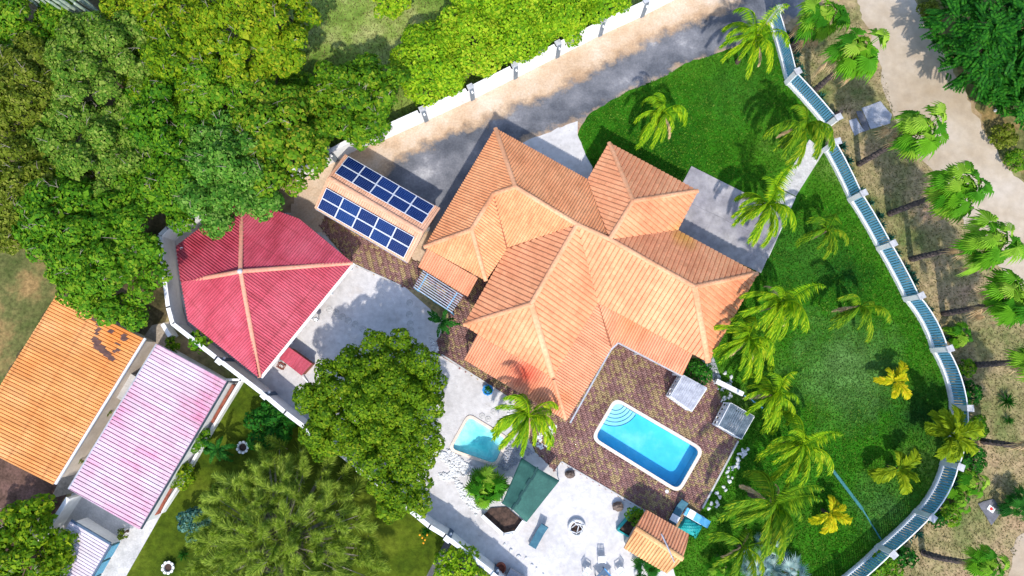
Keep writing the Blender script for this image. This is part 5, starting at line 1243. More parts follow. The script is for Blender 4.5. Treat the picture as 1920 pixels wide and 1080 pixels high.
# the forest on the upper left: one tree per crown that can be told apart
FOREST = [
 ('broad_tree','bright yellow-green round tree standing at the top beside the open meadow',472,60,114,8.0,'leaf_yellow',.30,26),
 ('broad_tree','mid green tree with pale flower tufts between meadow and boundary wall',672,186,70,6.0,'leaf_orange',.34,20),
 ('broad_tree','green tree with orange flecks leaning over the solar shed corner',520,268,100,7.0,'leaf_orange',.34,24),
 ('broad_tree','blue-green tree overhanging the top of the red pavilion',440,332,92,7.5,'leaf_blue',.30,24),
 ('broad_tree','large deep green tree beside the orange roof and the pavilion',212,480,102,7.5,'leaf_mid',.32,28),
 ('broad_tree','dark green tree at the edge of the dry meadow on the left',135,420,72,7.0,'leaf_mid',.32,22),
 ('broad_tree','dull grey-green feathery tree in the middle of the forest',200,140,105,8.0,'leaf_grey',.26,26),
 ('broad_tree','olive green tree on the left edge of the forest, upper one',42,175,92,7.5,'leaf_olive',.28,22),
 ('broad_tree','olive green tree on the left edge of the forest, lower one',50,335,98,7.0,'leaf_olive',.28,22),
 ('broad_tree','light green tree just left of the yellow-green round tree',335,140,84,7.0,'leaf_yellow',.28,20),
 ('broad_tree','green tree above the blue-green one, in the middle of the forest',310,235,82,6.8,'leaf_mid',.30,20),
 ('broad_tree','grey-green tree between the olive tree and the dark green tree',185,290,92,7.2,'leaf_grey',.28,22),
 ('broad_tree','yellowish green tree at the top edge by the blue sheet',300,22,85,7.0,'leaf_yellow',.28,20),
 ('broad_tree','dark green tree in the top left corner beside the tall cactus',45,45,82,6.0,'leaf_mid',.28,20),
 ('broad_tree','green tree beside the left corner of the red pavilion',318,352,78,6.5,'leaf_mid',.30,20),
 ('broad_tree','vivid green tree between the yellow-green tree and the orange flecked one',410,200,72,6.6,'leaf_mid',.30,18),
 ('broad_tree','olive tree leaf mass above the dry meadow',30,400,60,5.5,'leaf_olive',.28,16),
 ('shrub','low dark green shrub between the yellow-green tree and the meadow',560,172,46,3.2,'leaf_mid',.28,12),
 ('shrub','green shrub against the boundary wall below the orange flecked tree',590,235,52,3.6,'leaf_mid',.28,14),
 ('shrub','bright green shrub at the wall between two pilasters by the meadow',690,238,46,3.2,'leaf_mid',.28,12),
 ('hedge_tree','lime green hedge tree nearest the meadow along the boundary wall',812,120,86,4.6,'leaf_lime',.28,22),
 ('hedge_tree','lime green hedge tree second from the meadow along the boundary wall',885,78,84,4.8,'leaf_lime',.28,22),
 ('hedge_tree','lime green hedge tree in the middle of the hedge along the boundary wall',965,58,80,4.6,'leaf_lime',.28,20),
 ('hedge_tree','lime green hedge tree with yellow flecks near the end of the hedge',1050,32,72,4.4,'leaf_lime',.28,20),
 ('hedge_tree','lime green hedge tree at the top edge, last along the wall',1130,-5,66,4.2,'leaf_lime',.28,18),
 ('hedge_tree','lime green hedge tree above the meadow end of the hedge, cut by the top edge',910,0,70,5.0,'leaf_lime',.30,18),
 ('hedge_tree','lime green hedge tree cut by the top edge behind the middle of the hedge',1010,-15,66,4.6,'leaf_lime',.30,18),
 ('round_bush','small bright lime bush at the top of the meadow',733,-8,50,3.0,'leaf_lime',.28,14),
 ('round_bush','lime green bush in the dark yard below the white wall',862,1078,54,3.0,'leaf_lime',.28,16),
 ('broad_tree','green tree in the bottom left corner over the brown yard',45,1035,72,4.5,'leaf_yellow',.34,20),
 ('hedge_bush','dark clipped bush at the corner of the house above the pale arbour',1311,699,29,1.5,'leaf_dark',.20,10),
 ('shrub','small dark green shrub growing out of the teal planter box',1189,966,19,1.5,'leaf_mid',.16,8),
 ('shrub','leafy shrub in the plot below the pink house roof',231,1000,12,1.0,'leaf_olive',.16,7),
 ('shrub','teal green shrub on the garden lawn beside the feathery tree',366,985,34,1.8,'teal_leaf',.22,12),
 ('shrub','tangled green creeper over the kerb beside the pink roof edge',372,822,26,1.7,'leaf_mid',.2,10),
 ('shrub','green creeper on the porch rail below the tangled creeper',340,890,28,1.5,'leaf_yellow',.2,10),
 ('shrub','dark straggly shrub on the garden lawn below the side wall',505,800,48,2.2,'leaf_dark',.24,12),
 ('shrub','broad leaved green plant growing over the side wall by the pavilion',378,640,24,2.4,'leaf_mid',.5,7),
 ('shrub','small pale green bush above the pink roof ridge end',325,645,17,1.4,'leaf_yellow',.24,7),
]
for k, (nm_, lb, x, y, rp_, h, mt, lf, nl) in enumerate(FOREST):
    tree(nm_, lb, x, y, rp_, h, M[mt], seed=k, leaf=lf, lobes=nl, flat=.7, group={'hedge_tree': 'lime hedge along the boundary wall'}.get(nm_, 'forest trees' if nm_ == 'broad_tree' else None))
# big cauliflower tree in the yard: several sub-crowns on one trunk
def big_tree():
    base = P(705, 800); t = thing('spreading_tree', 'big round dense tree with lumpy olive crown in the middle of the sand yard', 'tree', base)
    r = np.random.default_rng(5); allv, allc = [], []
    outline = [(600,690),(640,655),(700,630),(770,628),(815,650),(838,700),(848,760),(828,800),(812,850),(800,890),(815,930),(798,968),(752,972),(715,945),(690,900),(650,885),(612,860),(568,840),(556,790),(562,735)]
    spots = []
    for _ in range(4000):
        x, y = r.uniform(550, 850), r.uniform(625, 978); d_ = sdist(outline, np.array([x]), np.array([y]))[0]; l = r.uniform(24, 36)
        if d_ < l * .55: continue
        if all((x - q[0]) ** 2 + (y - q[1]) ** 2 > (.62 * (l + q[2])) ** 2 for q in spots): spots.append((x, y, l, min(1, d_ / 110)))
    low_ = [(x + r.uniform(-30, 30), y + r.uniform(-30, 30), l, -.35) for x, y, l, d_ in spots if d_ > .3]
    for x, y, l, d_ in spots + low_:
        h = 4.0 + 2.2 * (math.sqrt(max(d_, 0)) if d_ > 0 else .1) + r.uniform(-.3, .3); c = P(x, y, h); Rr = l * (CAM_H - h) / FPX * 1.1
        p, n, cen, rl = crown_pts(Rr, Rr * .85, 12, 1.7 / (.19 * .19 * .55), r, (.32, .46), -.1)
        off = np.array([c.x, c.y, h]); allv.append(leaves_np(p + off, n * .6 + (p / Rr) * .5 + np.array([0, 0, .2]), .19, .66, .36, .10, r)); allc.append(off - np.array([0, 0, .3]))
    npmesh('crown', np.concatenate(allv), 4, M['leaf_big'], t, tuple(base), kind='stuff')
    trunk_limbs(base, base + Z3 * 4.6, 5, allc, .38, t, M['bark'], 30)
big_tree()
# feathery casuarina: many plumes of fine twigs over a loose dome
def feathery(name, label, px, py, rpx, h, mat, nb, seed, per=150, nl=.8):
    r = np.random.default_rng(seed); c = P(px, py, h * .6); Rr = rpx * (CAM_H - h * .6) / FPX; base = Vector((c.x, c.y, 0))
    t = thing(name, label, 'tree', base); V_ = []; mb = MB()
    mb.tube([base, base + Z3 * h * .4, base + Z3 * h * .6], [.26, .2, .08], 8, .15)
    for k in range(nb):
        a = k * 2.39996 + r.random() * .6; f = math.sqrt((k + .5) / nb) * r.uniform(.85, 1.12)
        q = np.array([c.x + math.cos(a) * Rr * .86 * f, c.y + math.sin(a) * Rr * .86 * f, h * (.93 - .42 * f * f) + r.uniform(-1.3, .3)])
        if True: mb.tube([tuple(base + Z3 * h * .5), tuple(Vector(q) * .5 + (base + Z3 * h * .55) * .5), tuple(q - np.array([0, 0, .3]))], [.07, .05, .02], 5)
        main = np.array([math.cos(a) * (.45 + .6 * f), math.sin(a) * (.45 + .6 * f), .9 - .5 * f]) + r.normal(size=3) * .48 + np.array([-.1, -.15, 0]); main /= np.linalg.norm(main); pl = r.uniform(1.3, 2.2)
        q0 = q - main * .9; mb.tube([tuple(q0), tuple(q0 + main * pl * .5), tuple(q0 + main * pl * 1.0 - np.array([0, 0, .08]))], [.03, .018, .006], 4)
        m_ = int(per * pl / 1.7); s0 = r.random(m_) ** .8           # along the plume
        ip = q0 + main * (s0 * pl)[:, None]
        d = main * .85 + r.normal(size=(m_, 3)) * .42; d /= np.linalg.norm(d, axis=1, keepdims=True)
        ln = nl * (.95 - .55 * s0)[:, None] * (.5 + .8 * r.random((m_, 1)))
        e = ip + d * ln; e[:, 2] -= .20 * ln[:, 0]
        sd_ = np.cross(d, r.normal(size=(m_, 3)) * .4 + np.array([0, 0, 1.])); sd_ /= np.linalg.norm(sd_, axis=1, keepdims=True); wd = .007 + .014 * r.random((m_, 1))
        mid = (ip + e) / 2 + np.array([0, 0, .05]); V_.append(np.stack([ip, mid + sd_ * wd, e, mid - sd_ * wd], 1).reshape(-1, 3))
    obj('trunk', mb, M['twig'], t, smooth=True); npmesh('crown', np.concatenate(V_), 4, mat, t, tuple(base), kind='stuff'); return t
feathery('feathery_tree', 'large feathery yellow-green tree on the garden lawn at the bottom', 527, 1018, 188, 6.5, M['needle'], 210, 3, 560, .95)
# dark tree of pinnate leaves across the road
def pinnate_tree(name, label, px, py, rpx, h, nfr, seed):
    r = np.random.default_rng(seed); c = P(px, py, h * .65); Rr = rpx * (CAM_H - h * .65) / FPX; base = Vector((c.x, c.y, 0)); t = thing(name, label, 'tree', base, 'dark trees across the road')
    p, n, cen, rl = crown_pts(Rr, Rr * .65, 16, 3.0, r); idx = r.permutation(len(p))[:nfr]; p, n = p[idx], n[idx]
    V_ = []
    for q, d in zip(p, n):
        ax_ = np.array([d[0], d[1], .05]) + r.normal(size=3) * .35; ax_ /= np.linalg.norm(ax_); sd_ = np.cross(ax_, [0, 0, 1.]); sd_ /= np.linalg.norm(sd_); up = np.cross(sd_, ax_)
        L = r.uniform(.9, 1.4); o_ = q + np.array([c.x, c.y, h - Rr * .65])
        for k in range(10):
            f = (k + 1) / 10; pos = o_ + ax_ * L * (f - .4) - np.array([0, 0, .25 * f * f])
            for s in (-1, 1):
                ld = sd_ * s * .8 + ax_ * .65; ld /= np.linalg.norm(ld); ln = .36 * (1 - .5 * abs(f - .5)); wv = np.cross(ld, up) * .075
                V_.append([pos, pos + ld * ln * .5 + wv, pos + ld * ln - up * .05, pos + ld * ln * .5 - wv])
    npmesh('crown', np.array(V_).reshape(-1, 3), 4, M['leaf_dark'], t, tuple(base), kind='stuff')
    cw = cen + np.array([c.x, c.y, h - Rr * .65]); trunk_limbs(base, Vector((c.x, c.y, h - Rr * .5)), Rr, cw, .2, t, M['bark'], 9)
pinnate_tree('pinnate_tree', 'dark green tree with long compound leaves across the road in the top right corner', 1872, 70, 125, 6.5, 700, 1)
pinnate_tree('pinnate_tree', 'dark compound-leaved tree at the right edge above the white marker post', 1940, 165, 85, 5.5, 330, 2)
for k, (x, y, rp_, h, mt, lb) in enumerate(((1745,22,28,1.6,'leaf_olive','low scrubby bush between the road and the dark tree at the top'),(1880,255,30,1.4,'leaf_olive','dry scrubby bush below the white marker post'),(1905,300,26,1.3,'leaf_mid','small green bush on the bank at the right edge'))):
    tree('roadside_bush', lb, x, y, rp_, h, M[mt], seed=60 + k, leaf=.2, lobes=9)

# ---- palms
WIND = Vector((-.45, -.80, 0))
def frond_mesh(name, az, el, L, mat, nleaf=24, wl=.09, ll=.55, wind=.5, droop=1.0, seed=0, sweep=.75):
    r = random.Random(seed); d = Vector((math.cos(az) * math.cos(el), math.sin(az) * math.cos(el), math.sin(el))); p = Vector((0, 0, 0)); path = [p.copy()]; dirs = [d.copy()]
    NS = 10
    for k in range(NS):
        f = (k + 1) / NS; d = (d + Vector((0, 0, -1)) * droop * .20 * f + WIND * wind * .16 * f).normalized(); p = p + d * (L / NS); path.append(p.copy()); dirs.append(d.copy())
    mb = MB(); up0 = Vector((0, 0, 1))
    mb.tube(path, [.045 * (1 - .85 * k / NS) + .006 for k in range(NS + 1)], 4)
    for k in range(nleaf):
        f = .12 + .88 * k / (nleaf - 1); x = f * NS; i = min(int(x), NS - 1); g_ = x - i; q = path[i].lerp(path[i + 1], g_); d = dirs[i].lerp(dirs[i + 1], g_).normalized()
        sd_ = d.cross(up0); sd_ = sd_.normalized() if sd_.length > .05 else Vector((1, 0, 0)); up = sd_.cross(d)
        ln = ll * (math.sin(math.pi * min(1, .18 + .78 * f)) ** .6) * r.uniform(.55, 1.2)
        for s in (-1, 1):
            ld = (sd_ * s * (.75 if wind < 1 else .5) + d * sweep + Vector((0, 0, -.3)) + WIND * min(wind, 1.6) * .6 + up * .15).normalized(); wv = ld.cross(up).normalized() * wl * .5 * r.uniform(.8, 1.2)
            m_ = q + ld * ln * .45 + up * .03; e = q + ld * ln + Vector((0, 0, -.22 * ln))
            mb.add([q, m_ + wv, e, m_ - wv])
    me = bpy.data.meshes.new(name); me.from_pydata(mb.v, [], mb.f); me.materials.append(mat); return me
FR = {}
def fronds_for(key, mat, nleaf, wl, ll, wind, n_az=14, sweep=.75):
    out = {}
    for lev, (el, droop) in (('up', (R(68), 1.0)), ('mid', (R(38), 1.5)), ('low', (R(8), 1.5))):
        for k in range(n_az): out[(lev, k)] = frond_mesh('frond', 2 * math.pi * k / n_az + .1, el, 1.0 * 2.6, mat, nleaf, wl, ll, wind, droop, k, sweep)
    FR[key] = (out, n_az)
M_DEAD = M['deadwood']
fronds_for('coco', M['coco'], 46, .050, .74, 2.6, sweep=.9); fronds_for('coco_dark', M['coco_dark'], 46, .050, .74, 2.6, sweep=.9)
fronds_for('yellow', M['coco_y'], 30, .24, .85, .1, sweep=.95); fronds_for('banana', M['banana'], 30, .26, .9, .25, sweep=.95); fronds_for('calm', M['fan_dark'], 24, .13, .5, .1)
DEADF = [frond_mesh('dead_frond', 2 * math.pi * k / 8, R(-25), 2.2, M['deadwood'], 26, .035, .4, .6, 1.6, k, 1.3) for k in range(8)]
def palm(label, px, py, h, size, key, counts, name='coconut_palm', group='coconut palms on the lawn', seed=0, trunk_r=.13):
    r = random.Random(seed * 7 + 3); c = P(px, py, h); base = Vector((c.x, c.y, 0)); t = thing(name, label, 'palm tree', base, group)
    lean = Vector((r.uniform(-.15, .15), r.uniform(-.15, .15), 0))
    mb = MB(); n = max(4, int(h / .3)); mb.tube([base + lean * math.sin(math.pi * k / n) + Z3 * (h * k / n) for k in range(n + 1)], [trunk_r * (1.5 - .7 * k / n) * (1.08 if k % 2 else .95) for k in range(n + 1)], 8, .08)
    obj('trunk', mb, M['bark'], t)
    meshes, naz = FR[key]; c_rel = Vector((0, 0, h))
    for k in range(r.randint(1, 3) if key.startswith('coco') and size > 2 and '_y' not in key else 0):
        o = bpy.data.objects.new('dead_frond', r.choice(DEADF)); C.objects.link(o); o.parent = t; o.location = c_rel - Z3 * .1; s = size / 2.6 * r.uniform(.8, 1.15); o.scale = (s, s, s)
    for lev, cnt in zip(('up', 'mid', 'low'), counts):
        for k in range(cnt):
            a = int((k + r.random() * .95) * naz / cnt) % naz; o = bpy.data.objects.new('frond', meshes[(lev, a)]); C.objects.link(o); o.parent = t
            o.location = c_rel + Vector((r.uniform(-.06, .06), r.uniform(-.06, .06), r.uniform(-.05, .08))); s = size / 2.6 * r.uniform(.7, 1.2); o.scale = (s, s, s); o.rotation_euler = (r.uniform(-.2, .2), r.uniform(-.2, .2), r.uniform(-.35, .35))
    return t
PALMS = [
 ('windswept coconut palm at the driveway corner of the lawn beside the first fence pillar',1415,72,4.2,3.0,'coco',(3,9,6)),
 ('windswept coconut palm on the lawn between the driveway and the north wing of the house',1242,212,3.6,2.8,'coco',(3,8,5)),
 ('coconut palm leaning over the fence beside the gate',1508,238,4.4,3.1,'coco_dark',(3,9,6)),
 ('coconut palm over the grey terrace beside the garden path',1438,384,4.2,3.2,'coco',(3,9,7)),
 ('slender dark coconut palm on the lawn between terrace and fence',1550,432,3.2,2.6,'coco_dark',(3,6,3)),
 ('big dense coconut palm at the east corner of the house roof',1463,570,4.6,3.5,'coco',(3,11,8)),
 ('small sparse coconut palm in the middle of the lawn near the fence',1612,575,3.0,2.7,'coco_dark',(2,5,3)),
 ('coconut palm against the east gable of the house above the arbours',1400,640,4.0,3.0,'coco',(3,9,7)),
 ('coconut palm behind the dark slatted arbour on the lawn',1452,742,3.6,2.9,'coco',(3,8,6)),
 ('yellowing coconut palm at the upper end of the teal strip on the lawn',1503,835,4.0,3.1,'coco',(3,9,7)),
 ('large drooping coconut palm between the pool deck and the orange-yellow palm',1448,948,4.6,3.7,'coco_dark',(3,10,8)),
 ('bright green coconut palm standing between the plunge pool and the house verandah',992,780,4.0,3.0,'coco',(3,10,9)),
 ('low coconut palm with long arching fronds below the pool deck corner',1392,1025,2.6,3.2,'coco_dark',(2,5,4)),
]
for k, (lb, x, y, h, s, key, cn) in enumerate(PALMS): palm(lb, x, y, h, s, key, cn, seed=k)
palm('small yellow palm with five broad fronds in the lower lawn near the fence', 1678, 714, 1.3, 1.75, 'yellow', (1, 5, 2), 'young_palm', 'young palms on the lawn', 21, .09)
palm('small orange-yellow palm on the lawn beside the teal strip', 1556, 962, 1.3, 1.65, 'yellow', (1, 5, 2), 'young_palm', 'young palms on the lawn', 22, .09)
palm('young green palm with broad fronds on the lawn inside the fence curve', 1684, 878, 1.4, 1.95, 'banana', (1, 5, 2), 'young_palm', 'young palms on the lawn', 23, .09)
palm('broad leaved green palm hanging over the curved fence', 1785, 815, 2.6, 2.4, 'banana', (2, 6, 4), 'young_palm', 'young palms on the lawn', 24, .1)
palm('small dark palm beside the pergola at the edge of the sand court', 829, 603, 1.6, 1.35, 'calm', (2, 7, 5), 'small_palm', None, 25, .08)
palm('small green palm on the garden lawn beside the creeper', 410, 842, 1.4, 1.7, 'calm', (2, 6, 4), 'small_palm', None, 26, .08)

def fan_leaf(name, el, pet, Rf, mat, nseg=15, droop=.35, spread=R(118), split=.62, seed=0, curl=0.0):
    r = random.Random(seed); d = Vector((math.cos(el), 0, math.sin(el))); mb = MB(); pth = [Vector()]
    for k in range(5): d = (d + Vector((0, 0, -.06 - .05 * k * droop))).normalized(); pth.append(pth[-1] + d * pet / 5)
    mb.tube(pth, [.025, .022, .02, .018, .016, .014], 4)
    hub = pth[-1]; ax_ = (d + Vector((0, 0, -.3 * droop - .8 * max(0, d.z)))).normalized(); sd_ = Vector((0, 1, 0)); up = ax_.cross(sd_).normalized(); up = up if up.z > 0 else -up
    def dirn(a): return ax_ * math.cos(a) + sd_ * math.sin(a)
    step = 2 * spread / nseg
    for k in range(nseg):
        a = -spread + step * (k + .5); L = Rf * (1 - .25 * (abs(a) / spread) ** 2) * r.uniform(.72, 1.12)
        dl, dr_, dm = dirn(a - step / 2), dirn(a + step / 2), dirn(a)
        pl = .028 * Rf * 2; cur = curl * abs(math.sin(a))
        m1 = hub + dl * L * split - up * pl * .5 + Vector((0, 0, -droop * .10 * L - cur * L * .4)); m2 = hub + dr_ * L * split - up * pl * .5 + Vector((0, 0, -droop * .10 * L - cur * L * .4))
        mm = hub + dm * L * split + up * pl + Vector((0, 0, -droop * .10 * L - cur * L * .4)); tip = hub + dm * L + Vector((0, 0, -droop * .55 * L - cur * L * .8))
        mb.add([hub, m1, mm]); mb.add([hub, mm, m2]); mb.add([m1, tip, mm]); mb.add([mm, tip, m2])
    # weld each leaf so that it shades as one piece
    me = bpy.data.meshes.new(name); me.from_pydata(mb.v, [], mb.f); me.materials.append(mat)
    bm = bmesh.new(); bm.from_mesh(me); bmesh.ops.remove_doubles(bm, verts=bm.verts, dist=.0004); bm.to_mesh(me); bm.free(); return me
def fan_set(mat, pet=1.25, Rf=.75, droop=.8, nseg=15, split=.62):
    s = {}
    for lev, el in (('top', R(78)), ('up', R(56)), ('mid', R(28)), ('low', R(-8)), ('under', R(-38))):
        s[lev] = [fan_leaf('leaf', el + R(6) * (k - 1), pet * (.85 + .12 * k) * (.45 if lev == 'top' else 1), Rf, mat, nseg, droop, seed=k, split=split, curl=.25 * k) for k in range(3)]
    return s
FANS = dict(green=fan_set(M['fan'], .95, .72, 1.0, 15, .74), dark=fan_set(M['fan_dark'], .8, .7, .5), silver=fan_set(M['silver'], .85, .8, .1, 18, .4), round=fan_set(M['fan'], .8, .75, .9), dead=fan_set(M['deadwood'], 1.2, .6, 1.6, 9, .4))
def fan_palm(label, px, py, bpx, bpy_, size, key='green', counts=(6, 9, 11, 7), dead=7, name='fan_palm', group='fan palms along the verge', seed=0, tr=.19, h=None, rough=True):
    r = random.Random(seed + 50)
    base = P(bpx, bpy_)
    if h is None:      # height from how far the crown leans away from the foot in the photograph
        f = math.hypot(px - 960, py - NADIR) / max(1, math.hypot(bpx - 960, bpy_ - NADIR)); h = CAM_H * (1 - 1 / f)
    top = P(px, py, h); lean = top - base - Z3 * h
    t = thing(name, label, 'palm tree', base, group)
    if h > .5:
        mb = MB(); n = max(4, int(h / .22)); mb.tube([base + lean * (k / n) ** 1.5 + Z3 * (h * k / n) for k in range(n + 1)], [tr * (1.25 - .45 * k / n) * (1.14 if k % 2 else .9) for k in range(n + 1)], 9, .3)
        obj('trunk', mb, M['palmbark'], t)
        if rough:
            mb = MB()
            for k in range(26):
                f = r.uniform(.72, .97); a = r.random() * 6.28; q = base + lean * f ** 1.5 + Z3 * h * f; dd = Vector((math.cos(a), math.sin(a), r.uniform(.2, 1))).normalized(); mb.bar(q + dd * tr * .7, q + dd * (tr * .8 + .28), .07, .03)
            obj('leaf_boot', mb, M['deadwood'], t, kind='stuff')
    crown = lean + Z3 * h
    for lev, cnt in zip(('top', 'up', 'mid', 'low', 'under'), (max(3, counts[0] // 2), *counts)):
        off = r.random() * 6.28
        for k in range(cnt):
            o = bpy.data.objects.new('leaf', r.choice(FANS[key][lev])); C.objects.link(o); o.parent = t; o.location = crown + Vector((0, 0, r.uniform(-.1, .15)))
            s = size * r.uniform(.68, 1.18); o.scale = (s, s * r.uniform(.7, 1.05), s); o.rotation_euler = (r.uniform(-.42, .42), r.uniform(-.28, .28), off + 6.283 * k / cnt + r.uniform(-.4, .4))
    for k in range(dead):
        o = bpy.data.objects.new('dead_leaf', r.choice(FANS['dead']['under'])); C.objects.link(o); o.parent = t; o.location = crown - Z3 * .25; s = size * r.uniform(.9, 1.3); o.scale = (s, s * .6, s); o.rotation_euler = (r.uniform(-.3, .3), 0, r.uniform(2.4, 5.2))
    return t
VERGE = [
 ('tall fan palm at the top edge beside the end of the driveway',1545,28,1481,92,1.35),
 ('tall fan palm over the sandy road, second along the verge from the top',1615,95,1518,178,1.4),
 ('tall fan palm over the road below the concrete slabs',1733,238,1610,308,1.4),
 ('tall fan palm at the road edge, third below the concrete slabs level with the terrace',1805,350,1667,401,1.4),
 ('tall fan palm leaning to the right edge level with the pavilion roof',1866,452,1708,486,1.4),
 ('fan palm at the right edge with a dry leaf skirt, below the leaning one',1907,560,1768,588,1.35),
 ('fan palm whose dark bare trunk crosses the verge at the middle of the right edge',1968,672,1820,684,1.3),
 ('fan palm whose trunk crosses the dry verge beside the fence curve',2010,848,1842,827,1.3),
 ('fan palm in the bottom right corner with a long brown trunk',1853,1058,1730,1036,.85),
]
for k, (lb, x, y, bx_, by_, s) in enumerate(VERGE): fan_palm(lb, x, y, bx_, by_, s, seed=k)
fan_palm('round dense fan palm between the plunge pool and the green shelter', 913, 914, 915, 902, 1.22, 'round', (9, 16, 18, 10), 0, group=None, seed=30, h=1.7, rough=False)
fan_palm('low fan palm with big glossy leaves beside the tiled hut', 1352, 1062, 1345, 1045, .85, 'round', (3, 6, 5, 0), 2, name='low_fan_palm', group=None, seed=31, h=1.2)
fan_palm('silver blue fan palm at the bottom of the lawn, nearer the tiled hut', 1418, 1062, 1410, 1045, 1.05, 'silver', (5, 8, 7, 0), 0, name='silver_palm', group='silver fan palms', seed=32, h=1.0)
fan_palm('silver blue fan palm at the bottom of the lawn, nearer the fence', 1478, 1072, 1470, 1055, 1.1, 'silver', (5, 8, 7, 0), 0, name='silver_palm', group='silver fan palms', seed=33, h=1.0)
fan_palm('silver blue fan palm behind the other two, under the drooping coconut fronds', 1445, 1030, 1440, 1020, .85, 'silver', (4, 7, 6, 0), 0, name='silver_palm', group='silver fan palms', seed=36, h=.9)
fan_palm('dark fan palm pressed against the wall of the tiled hut', 1218, 1062, 1214, 1050, .95, 'dark', (3, 7, 7, 0), 0, name='low_fan_palm', group=None, seed=34, h=1.2)
fan_palm('dark green low palm on the right edge beside the dark slab', 1912, 945, 1900, 938, 1.0, 'dark', (4, 8, 7, 0), 0, name='low_fan_palm', group=None, seed=35, h=1.2)
fan_palm('bright green low palm outside the fence below the middle bays', 1803, 632, 1796, 634, .85, 'green', (4, 7, 6, 0), 0, name='low_fan_palm', group=None, seed=37, h=.9)
fan_palm('broad leaved low palm outside the lower fence curve', 1822, 905, 1810, 900, .95, 'green', (3, 7, 7, 0), 0, name='low_fan_palm', group=None, seed=38, h=.8)
fan_palm('low palm outside the fence below the gate bend, next to the broad leaved one', 1800, 940, 1790, 935, .8, 'green', (3, 6, 6, 0), 0, name='low_fan_palm', group=None, seed=39, h=.7)
# rosette plants outside the fence
def rosette_mesh(name, n, L, wd, mat, seed):
    r = random.Random(seed); mb = MB()
    for k in range(n):
        a = k * 2.4 + r.random() * .4; el = R(r.uniform(5, 75)); d = Vector((math.cos(a) * math.cos(el), math.sin(a) * math.cos(el), math.sin(el))); sd_ = d.cross(Z3).normalized(); ln = L * r.uniform(.75, 1.15)
        q = Vector((0, 0, .06)); m_ = q + d * ln * .45; e = q + d * ln + Vector((0, 0, -.25 * ln * math.cos(el))); up = sd_.cross(d)
        mb.add([q - sd_ * wd * .25, m_ - sd_ * wd * .5 + up * .02, m_ - up * .03]); mb.add([q - sd_ * wd * .25, m_ - up * .03, q + sd_ * wd * .25]); mb.add([q + sd_ * wd * .25, m_ - up * .03, m_ + sd_ * wd * .5 + up * .02])
        mb.add([m_ - sd_ * wd * .5 + up * .02, e, m_ - up * .03]); mb.add([m_ - up * .03, e, m_ + sd_ * wd * .5 + up * .02])
    me = bpy.data.meshes.new(name); me.from_pydata(mb.v, [], mb.f); me.materials.append(mat); return me
AG = [rosette_mesh('agave', 22, .62, .12, M['agave'], k) for k in range(4)]; AG2 = [rosette_mesh('yucca', 46, .85, .07, M['fan_dark'], k + 9) for k in range(2)]
fl = [P(x, y) for x, y in FENCE]
k_ = 0
for i in range(len(fl) - 1):
    if i == 2: continue
    a, b = fl[i], fl[i + 1]; d = (b - a).normalized(); n = Vector((-d.y, d.x, 0)); cnt = int((b - a).length / .62)
    for j in range(cnt):
        if i == 0 and j < 2: continue
        bul = (0.28 if 6 <= i <= 9 else 0.06) * 4 * (j / cnt) * (1 - j / cnt)
        p = a.lerp(b, (j + .5) / cnt) + n * (bul + rnd.uniform(.75, 1.5)); o = bpy.data.objects.new('agave', rnd.choice(AG)); C.objects.link(o); o.location = p; s = rnd.uniform(.75, 1.25); o.scale = (s, s, s * rnd.uniform(.9, 1.3)); o.rotation_euler = (0, 0, rnd.random() * 6.28)
        bay = ['bay beside the driveway', 'bay above the gate', '', 'first bay below the gate', 'second bay below the gate', 'third bay below the gate', 'fourth bay below the gate', 'bay nearest the yellow palm', 'easternmost curved bay', 'bay behind the overhanging palm', 'bay above the teal strip end', 'bay below the teal strip end', 'last bay at the bottom edge'][i]
        tag(o, f"spiky agave outside the fence's {bay}, {['first','second','third','fourth','fifth','sixth','seventh','eighth','ninth','tenth','eleventh'][min(j, 10)]} down", 'agave', 'agaves outside the curved fence')
for x, y, s, lb in ((1885,752,1.15,'dark spiky yucca alone on the dry verge right of the fence'), (1890,788,.7,'small low yucca on the verge below the larger yucca'), (1567,213,.55,'stumpy dark rosette beside the gate pillar on the verge'), (345,1040,.7,'spiky green rosette on the garden lawn beside the scalloped planter'), (1300,1000,.7,'dark spiky plant behind the tiled hut corner')):
    o = bpy.data.objects.new('yucca', rnd.choice(AG2)); C.objects.link(o); o.location = P(x, y, .15); o.scale = (s, s, s); tag(o, lb, 'yucca')
# broad bushes crowding the fence foot in the lower bends
for k, (x, y, rp_, mt) in enumerate(((1812,690,20,'leaf_mid'),(1822,740,24,'leaf_dark'),(1832,800,26,'leaf_mid'),(1826,860,28,'leaf_dark'),(1783,965,22,'leaf_mid'),(1660,1068,34,'leaf_mid'),(1700,1045,22,'leaf_dark'),(1756,975,18,'leaf_dark'))):
    tree('fence_bush', ['green bush outside the fence beside the low bright palm', 'dark bush outside the fence at its easternmost bay', 'green bush behind the broad leaved palm on the fence', 'dark leafy bush outside the lower fence curve', 'green bush outside the fence above the second last pillar', 'large green bush outside the fence at the bottom edge', 'dark bush between the brown palm trunk and the fence', 'dark bush at the pillar below the fence bend'][k], x, y, rp_, 1.2, M[mt], seed=80 + k, leaf=.26, lobes=8)
